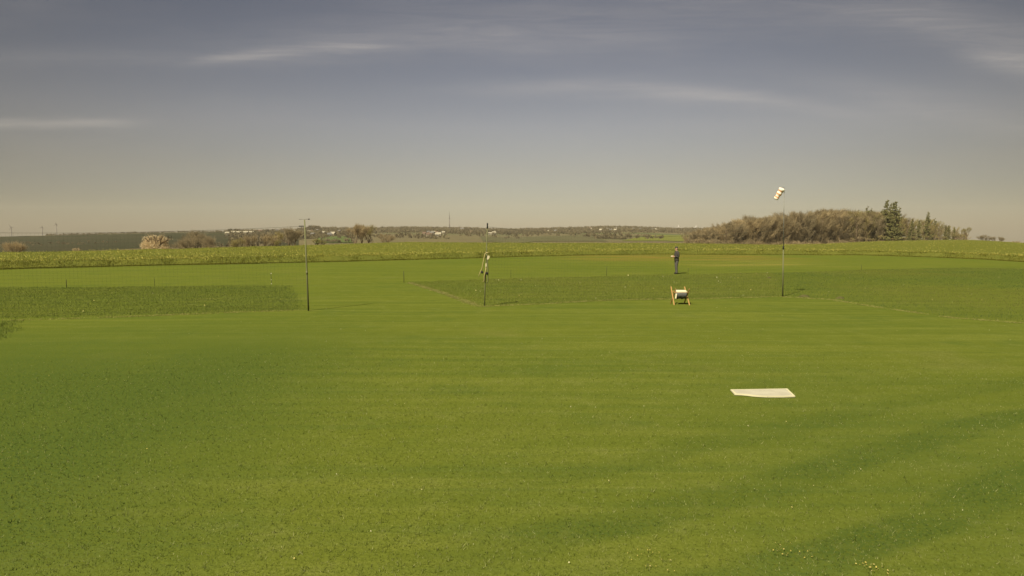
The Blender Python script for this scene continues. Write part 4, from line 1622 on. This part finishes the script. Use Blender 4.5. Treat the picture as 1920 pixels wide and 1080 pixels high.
far_wood('distant_wood', 'brown hedges and copses on the far slope in the middle', np.concatenate([scatter(690, 1340, 428.5, 437, 1300, 63, -.12), scatter(700, 1330, 437, 449, 420, 68, .02)]), 4, 9, 63)
far_wood('distant_wood', 'scattered copses among the far village on the left', scatter(420, 700, 433, 456, 700, 64, -.05), 3, 7, 64)
far_wood('distant_wood', 'dark copse band low on the far left slope', scatter(-40, 430, 455, 466, 260, 65, .05), 2, 4, 65)
pc = hit(588, 433)
rr = np.random.default_rng(5)
kx = rr.uniform(-17, 17, 60)
cop = np.stack([pc.x + kx, pc.y + rr.uniform(-15, 15, 60), np.full(60, pc.z)], 1)
cop[:, 2] += 6 * np.sqrt(np.clip(1 - (kx / 19) ** 2, 0, 1))
far_wood('distant_wood', 'dark rounded grove on the skyline right of the crossbar post', cop, 9, 12, 66)
pg = hit(1207, 449)
kk = rr.uniform(-22, 22, 50)
far_wood('distant_wood', 'grey-brown thicket at the left end of the bright far meadow', np.stack([pg.x - 45 + kk, pg.y + rr.uniform(-15, 15, 50), np.full(50, pg.z)], 1), 4, 7, 67)

M_WALL = mat('pale_render', (0.27, 0.245, 0.18), (0.24, 0.215, 0.16), 0.4, 0.9)
M_WALL2 = mat('cream_render', (0.21, 0.185, 0.13), (0.19, 0.165, 0.12), 0.4, 0.9)
M_ROOF = mat('brown_tiles', (0.12, 0.082, 0.056), (0.095, 0.066, 0.048), 0.5, 0.9)
M_ROOF2 = mat('grey_roof', (0.13, 0.12, 0.11), (0.10, 0.10, 0.09), 0.5, 0.9)
M_ROOF3 = mat('pale_sheet_roof', (0.30, 0.275, 0.20), (0.26, 0.235, 0.175), 0.4, 0.7)
M_WIN = mat('dark_window', (0.05, 0.05, 0.05), (0.04, 0.04, 0.045), 1, 0.3)


def house(px, py, w, d, h, rh, wm, rm, label, rz=None, group=None, name='house', cat='house'):
    p = hit(px, py)
    t_ = thing(name, label, cat, (p.x, p.y, p.z - .3), random.uniform(-.5, .5) if rz is None else rz, group)
    m = MB()
    m.add([(-w / 2, -d / 2, 0), (w / 2, -d / 2, 0), (w / 2, d / 2, 0), (-w / 2, d / 2, 0), (-w / 2, -d / 2, h), (w / 2, -d / 2, h), (w / 2, d / 2, h), (-w / 2, d / 2, h), (-w / 2, 0, h + rh), (w / 2, 0, h + rh)],
          [(0, 1, 5, 4), (1, 2, 6, 9, 5), (2, 3, 7, 6), (3, 0, 4, 8, 7)])
    m.build('wall', wm, t_)
    m = MB()
    o_ = .4
    k = rh / (d / 2)
    for s in (-1, 1):
        e0 = (-w / 2 - o_, s * (d / 2 + o_), h - o_ * k + .05); e1 = (w / 2 + o_, s * (d / 2 + o_), h - o_ * k + .05)
        r0 = (-w / 2 - o_, 0, h + rh + .05); r1 = (w / 2 + o_, 0, h + rh + .05)
        up = lambda q_: (q_[0], q_[1], q_[2] + .25)
        m.add([e0, e1, r1, r0, up(e0), up(e1), up(r1), up(r0)], [(0, 1, 2, 3), (4, 5, 6, 7), (0, 1, 5, 4), (1, 2, 6, 5), (2, 3, 7, 6), (3, 0, 4, 7)])
    m.build('roof', rm, t_)
    for i in range(max(2, int(w / 5))):
        m = MB()
        m.box((-w / 2 + w * (i + .5) / max(2, int(w / 5)), -d / 2 - .02, h * .5), (1.3, .12, 1.5))
        m.build('window', M_WIN, t_)
    return t_


for px, py, w, lab in ((427, 441, 7, 'leftmost small pale hall on the far slope'), (438, 439.5, 7, 'second pale hall on the far slope, upright gable'),
                       (448, 439.6, 12, 'middle long pale hall on the far slope'), (459.5, 439.4, 13, 'long pale sheet-roofed hall right of the middle one'), (470, 439.2, 13, 'rightmost long pale hall on the far slope')):
    house(px, py, w, 10, 4, 2.2, M_WALL2, M_ROOF3, lab, random.uniform(-.15, .15), 'pale halls on the far slope', 'hall', 'hall')
VG = 'houses of the far villages'
vill = []
rv = random.Random(9)
for _ in range(13):
    vill.append((rv.uniform(575, 660), rv.uniform(433, 444), 'small far house on the slope between the crossbar post and the wide bare trees'))
for _ in range(12):
    vill.append((rv.uniform(795, 836), rv.uniform(438.5, 444.5), 'small far house in the hamlet below the radio mast'))
for _ in range(11):
    vill.append((rv.uniform(1105, 1185), rv.uniform(429.5, 434), 'small far house along the middle-right skyline'))
for _ in range(8):
    vill.append((rv.uniform(1185, 1250), rv.uniform(430, 433), 'small far house on the skyline left of the wood'))
for _ in range(6):
    vill.append((rv.uniform(480, 570), rv.uniform(434.5, 437), 'small far house on the skyline left of the crossbar post'))
for _ in range(5):
    vill.append((rv.uniform(880, 1080), rv.uniform(432, 440), 'lone far house on the brown slope right of the strap-hung post'))
for px, py, lb in vill:
    house(px, py, rv.uniform(5.5, 8), rv.uniform(5, 7), rv.uniform(3.2, 4.5), rv.uniform(2, 3), rv.choice((M_WALL, M_WALL, M_WALL2)), rv.choice((M_ROOF, M_ROOF2, M_ROOF3)), lb, None, VG)
house(867, 432.5, 11, 9, 6, 3, M_WALL, M_ROOF2, 'larger white far house on the skyline right of the radio mast')
house(920, 440.2, 10, 7, 3.5, 1.8, M_WALL, M_ROOF3, 'single pale far barn right of the strap-hung post', .1, None, 'barn', 'barn')
house(780, 433.5, 20, 8, 3, 1.5, M_WALL, M_ROOF3, 'long low pale far barn left of the radio mast', .05, None, 'barn', 'barn')

M_MAST = mat('mast_grey', (0.16, 0.15, 0.14), (0.13, 0.12, 0.11), 0.2, 0.7)
M_TURB = mat('turbine_white', (0.60, 0.58, 0.54), (0.52, 0.50, 0.47), 0.2, 0.6)
pmast = hit(843, 431)
mt = thing('radio_mast', 'tall thin radio mast on the far middle skyline', 'mast', pmast)
hm = (at(843, 397, pmast.y) - pmast).z
m = MB(); m.tube([(0, 0, -2), (0, 0, hm * .62)], [1.7, 1.35], 8); m.build('lower_tower', M_MAST, mt, True)
m = MB(); m.tube([(0, 0, hm * .62), (0, 0, hm)], [.95, .55], 8); m.build('antenna_top', M_MAST, mt, True)
m = MB(); m.tube([(0, 0, hm * .60), (0, 0, hm * .635)], 2.3, 8); m.build('platform', M_MAST, mt, True)


def turbine(px, yhub, Y, blade, ang, material, label, wide=1.0):
    hub = at(px, yhub, Y)
    z0 = gz(hub.x, Y) - 2
    H = hub.z - z0
    t_ = thing('wind_turbine', label, 'wind turbine', (hub.x, Y, z0), 0, 'wind turbines on the skyline')
    m = MB(); m.tube([(0, 0, 0), (0, 0, H)], [2.6 * wide, 1.5 * wide], 10); m.build('tower', material, t_, True)
    m = MB(); m.box((0, 1.5, H), (3.2, 8, 3.4)); m.build('nacelle', material, t_, bevel=.4)
    m = MB(); m.ball((0, -3.6, H), 1.9); hb = m.build('hub', material, t_, True)
    for k in range(3):
        a = R(ang + 120 * k)
        dx, dz = math.sin(a), math.cos(a)
        m = MB()
        m.tube([(dx * 1.5, -3.6, H + dz * 1.5), (dx * blade * .25, -3.8, H + dz * blade * .25), (dx * blade, -4.0, H + dz * blade)], [1.0, 1.5, .35], 6)
        m.build('blade', material, t_, True)
    return t_


turbine(21, 426, 3000, 17, 330, M_MAST, 'leftmost grey wind turbine on the left skyline', .9)
turbine(79, 427, 3050, 14, 20, M_MAST, 'middle small wind turbine on the left skyline', .9)
turbine(105.5, 421, 3000, 12, 10, M_MAST, 'right wind turbine of the three on the left skyline', .9)
turbine(1272, 425.5, 2900, 9, 0, M_TURB, 'pale wind turbine on the skyline left of the wood', 1.0)
turbine(1304.5, 426, 2900, 9, 5, M_TURB, 'second pale wind turbine at the left tip of the wood', 1.0)

# ------------------------------------------------------------------ haze
m = MB()
m.box((0, 0, 30), (9400, 9400, 260))
hz = m.build('haze', [])
hz.data.materials.clear()
mh = bpy.data.materials.new('spring_haze')
mh.use_nodes = True
nt = mh.node_tree
nt.nodes.clear()
pv = nt.nodes.new('ShaderNodeVolumePrincipled')
pv.inputs['Color'].default_value = (0.86, 0.79, 0.63, 1)
pv.inputs['Density'].default_value = 0.00008
pv.inputs['Anisotropy'].default_value = 0.0
ou = nt.nodes.new('ShaderNodeOutputMaterial')
nt.links.new(pv.outputs[0], ou.inputs['Volume'])
hz.data.materials.append(mh)
tag(hz, kind='stuff')
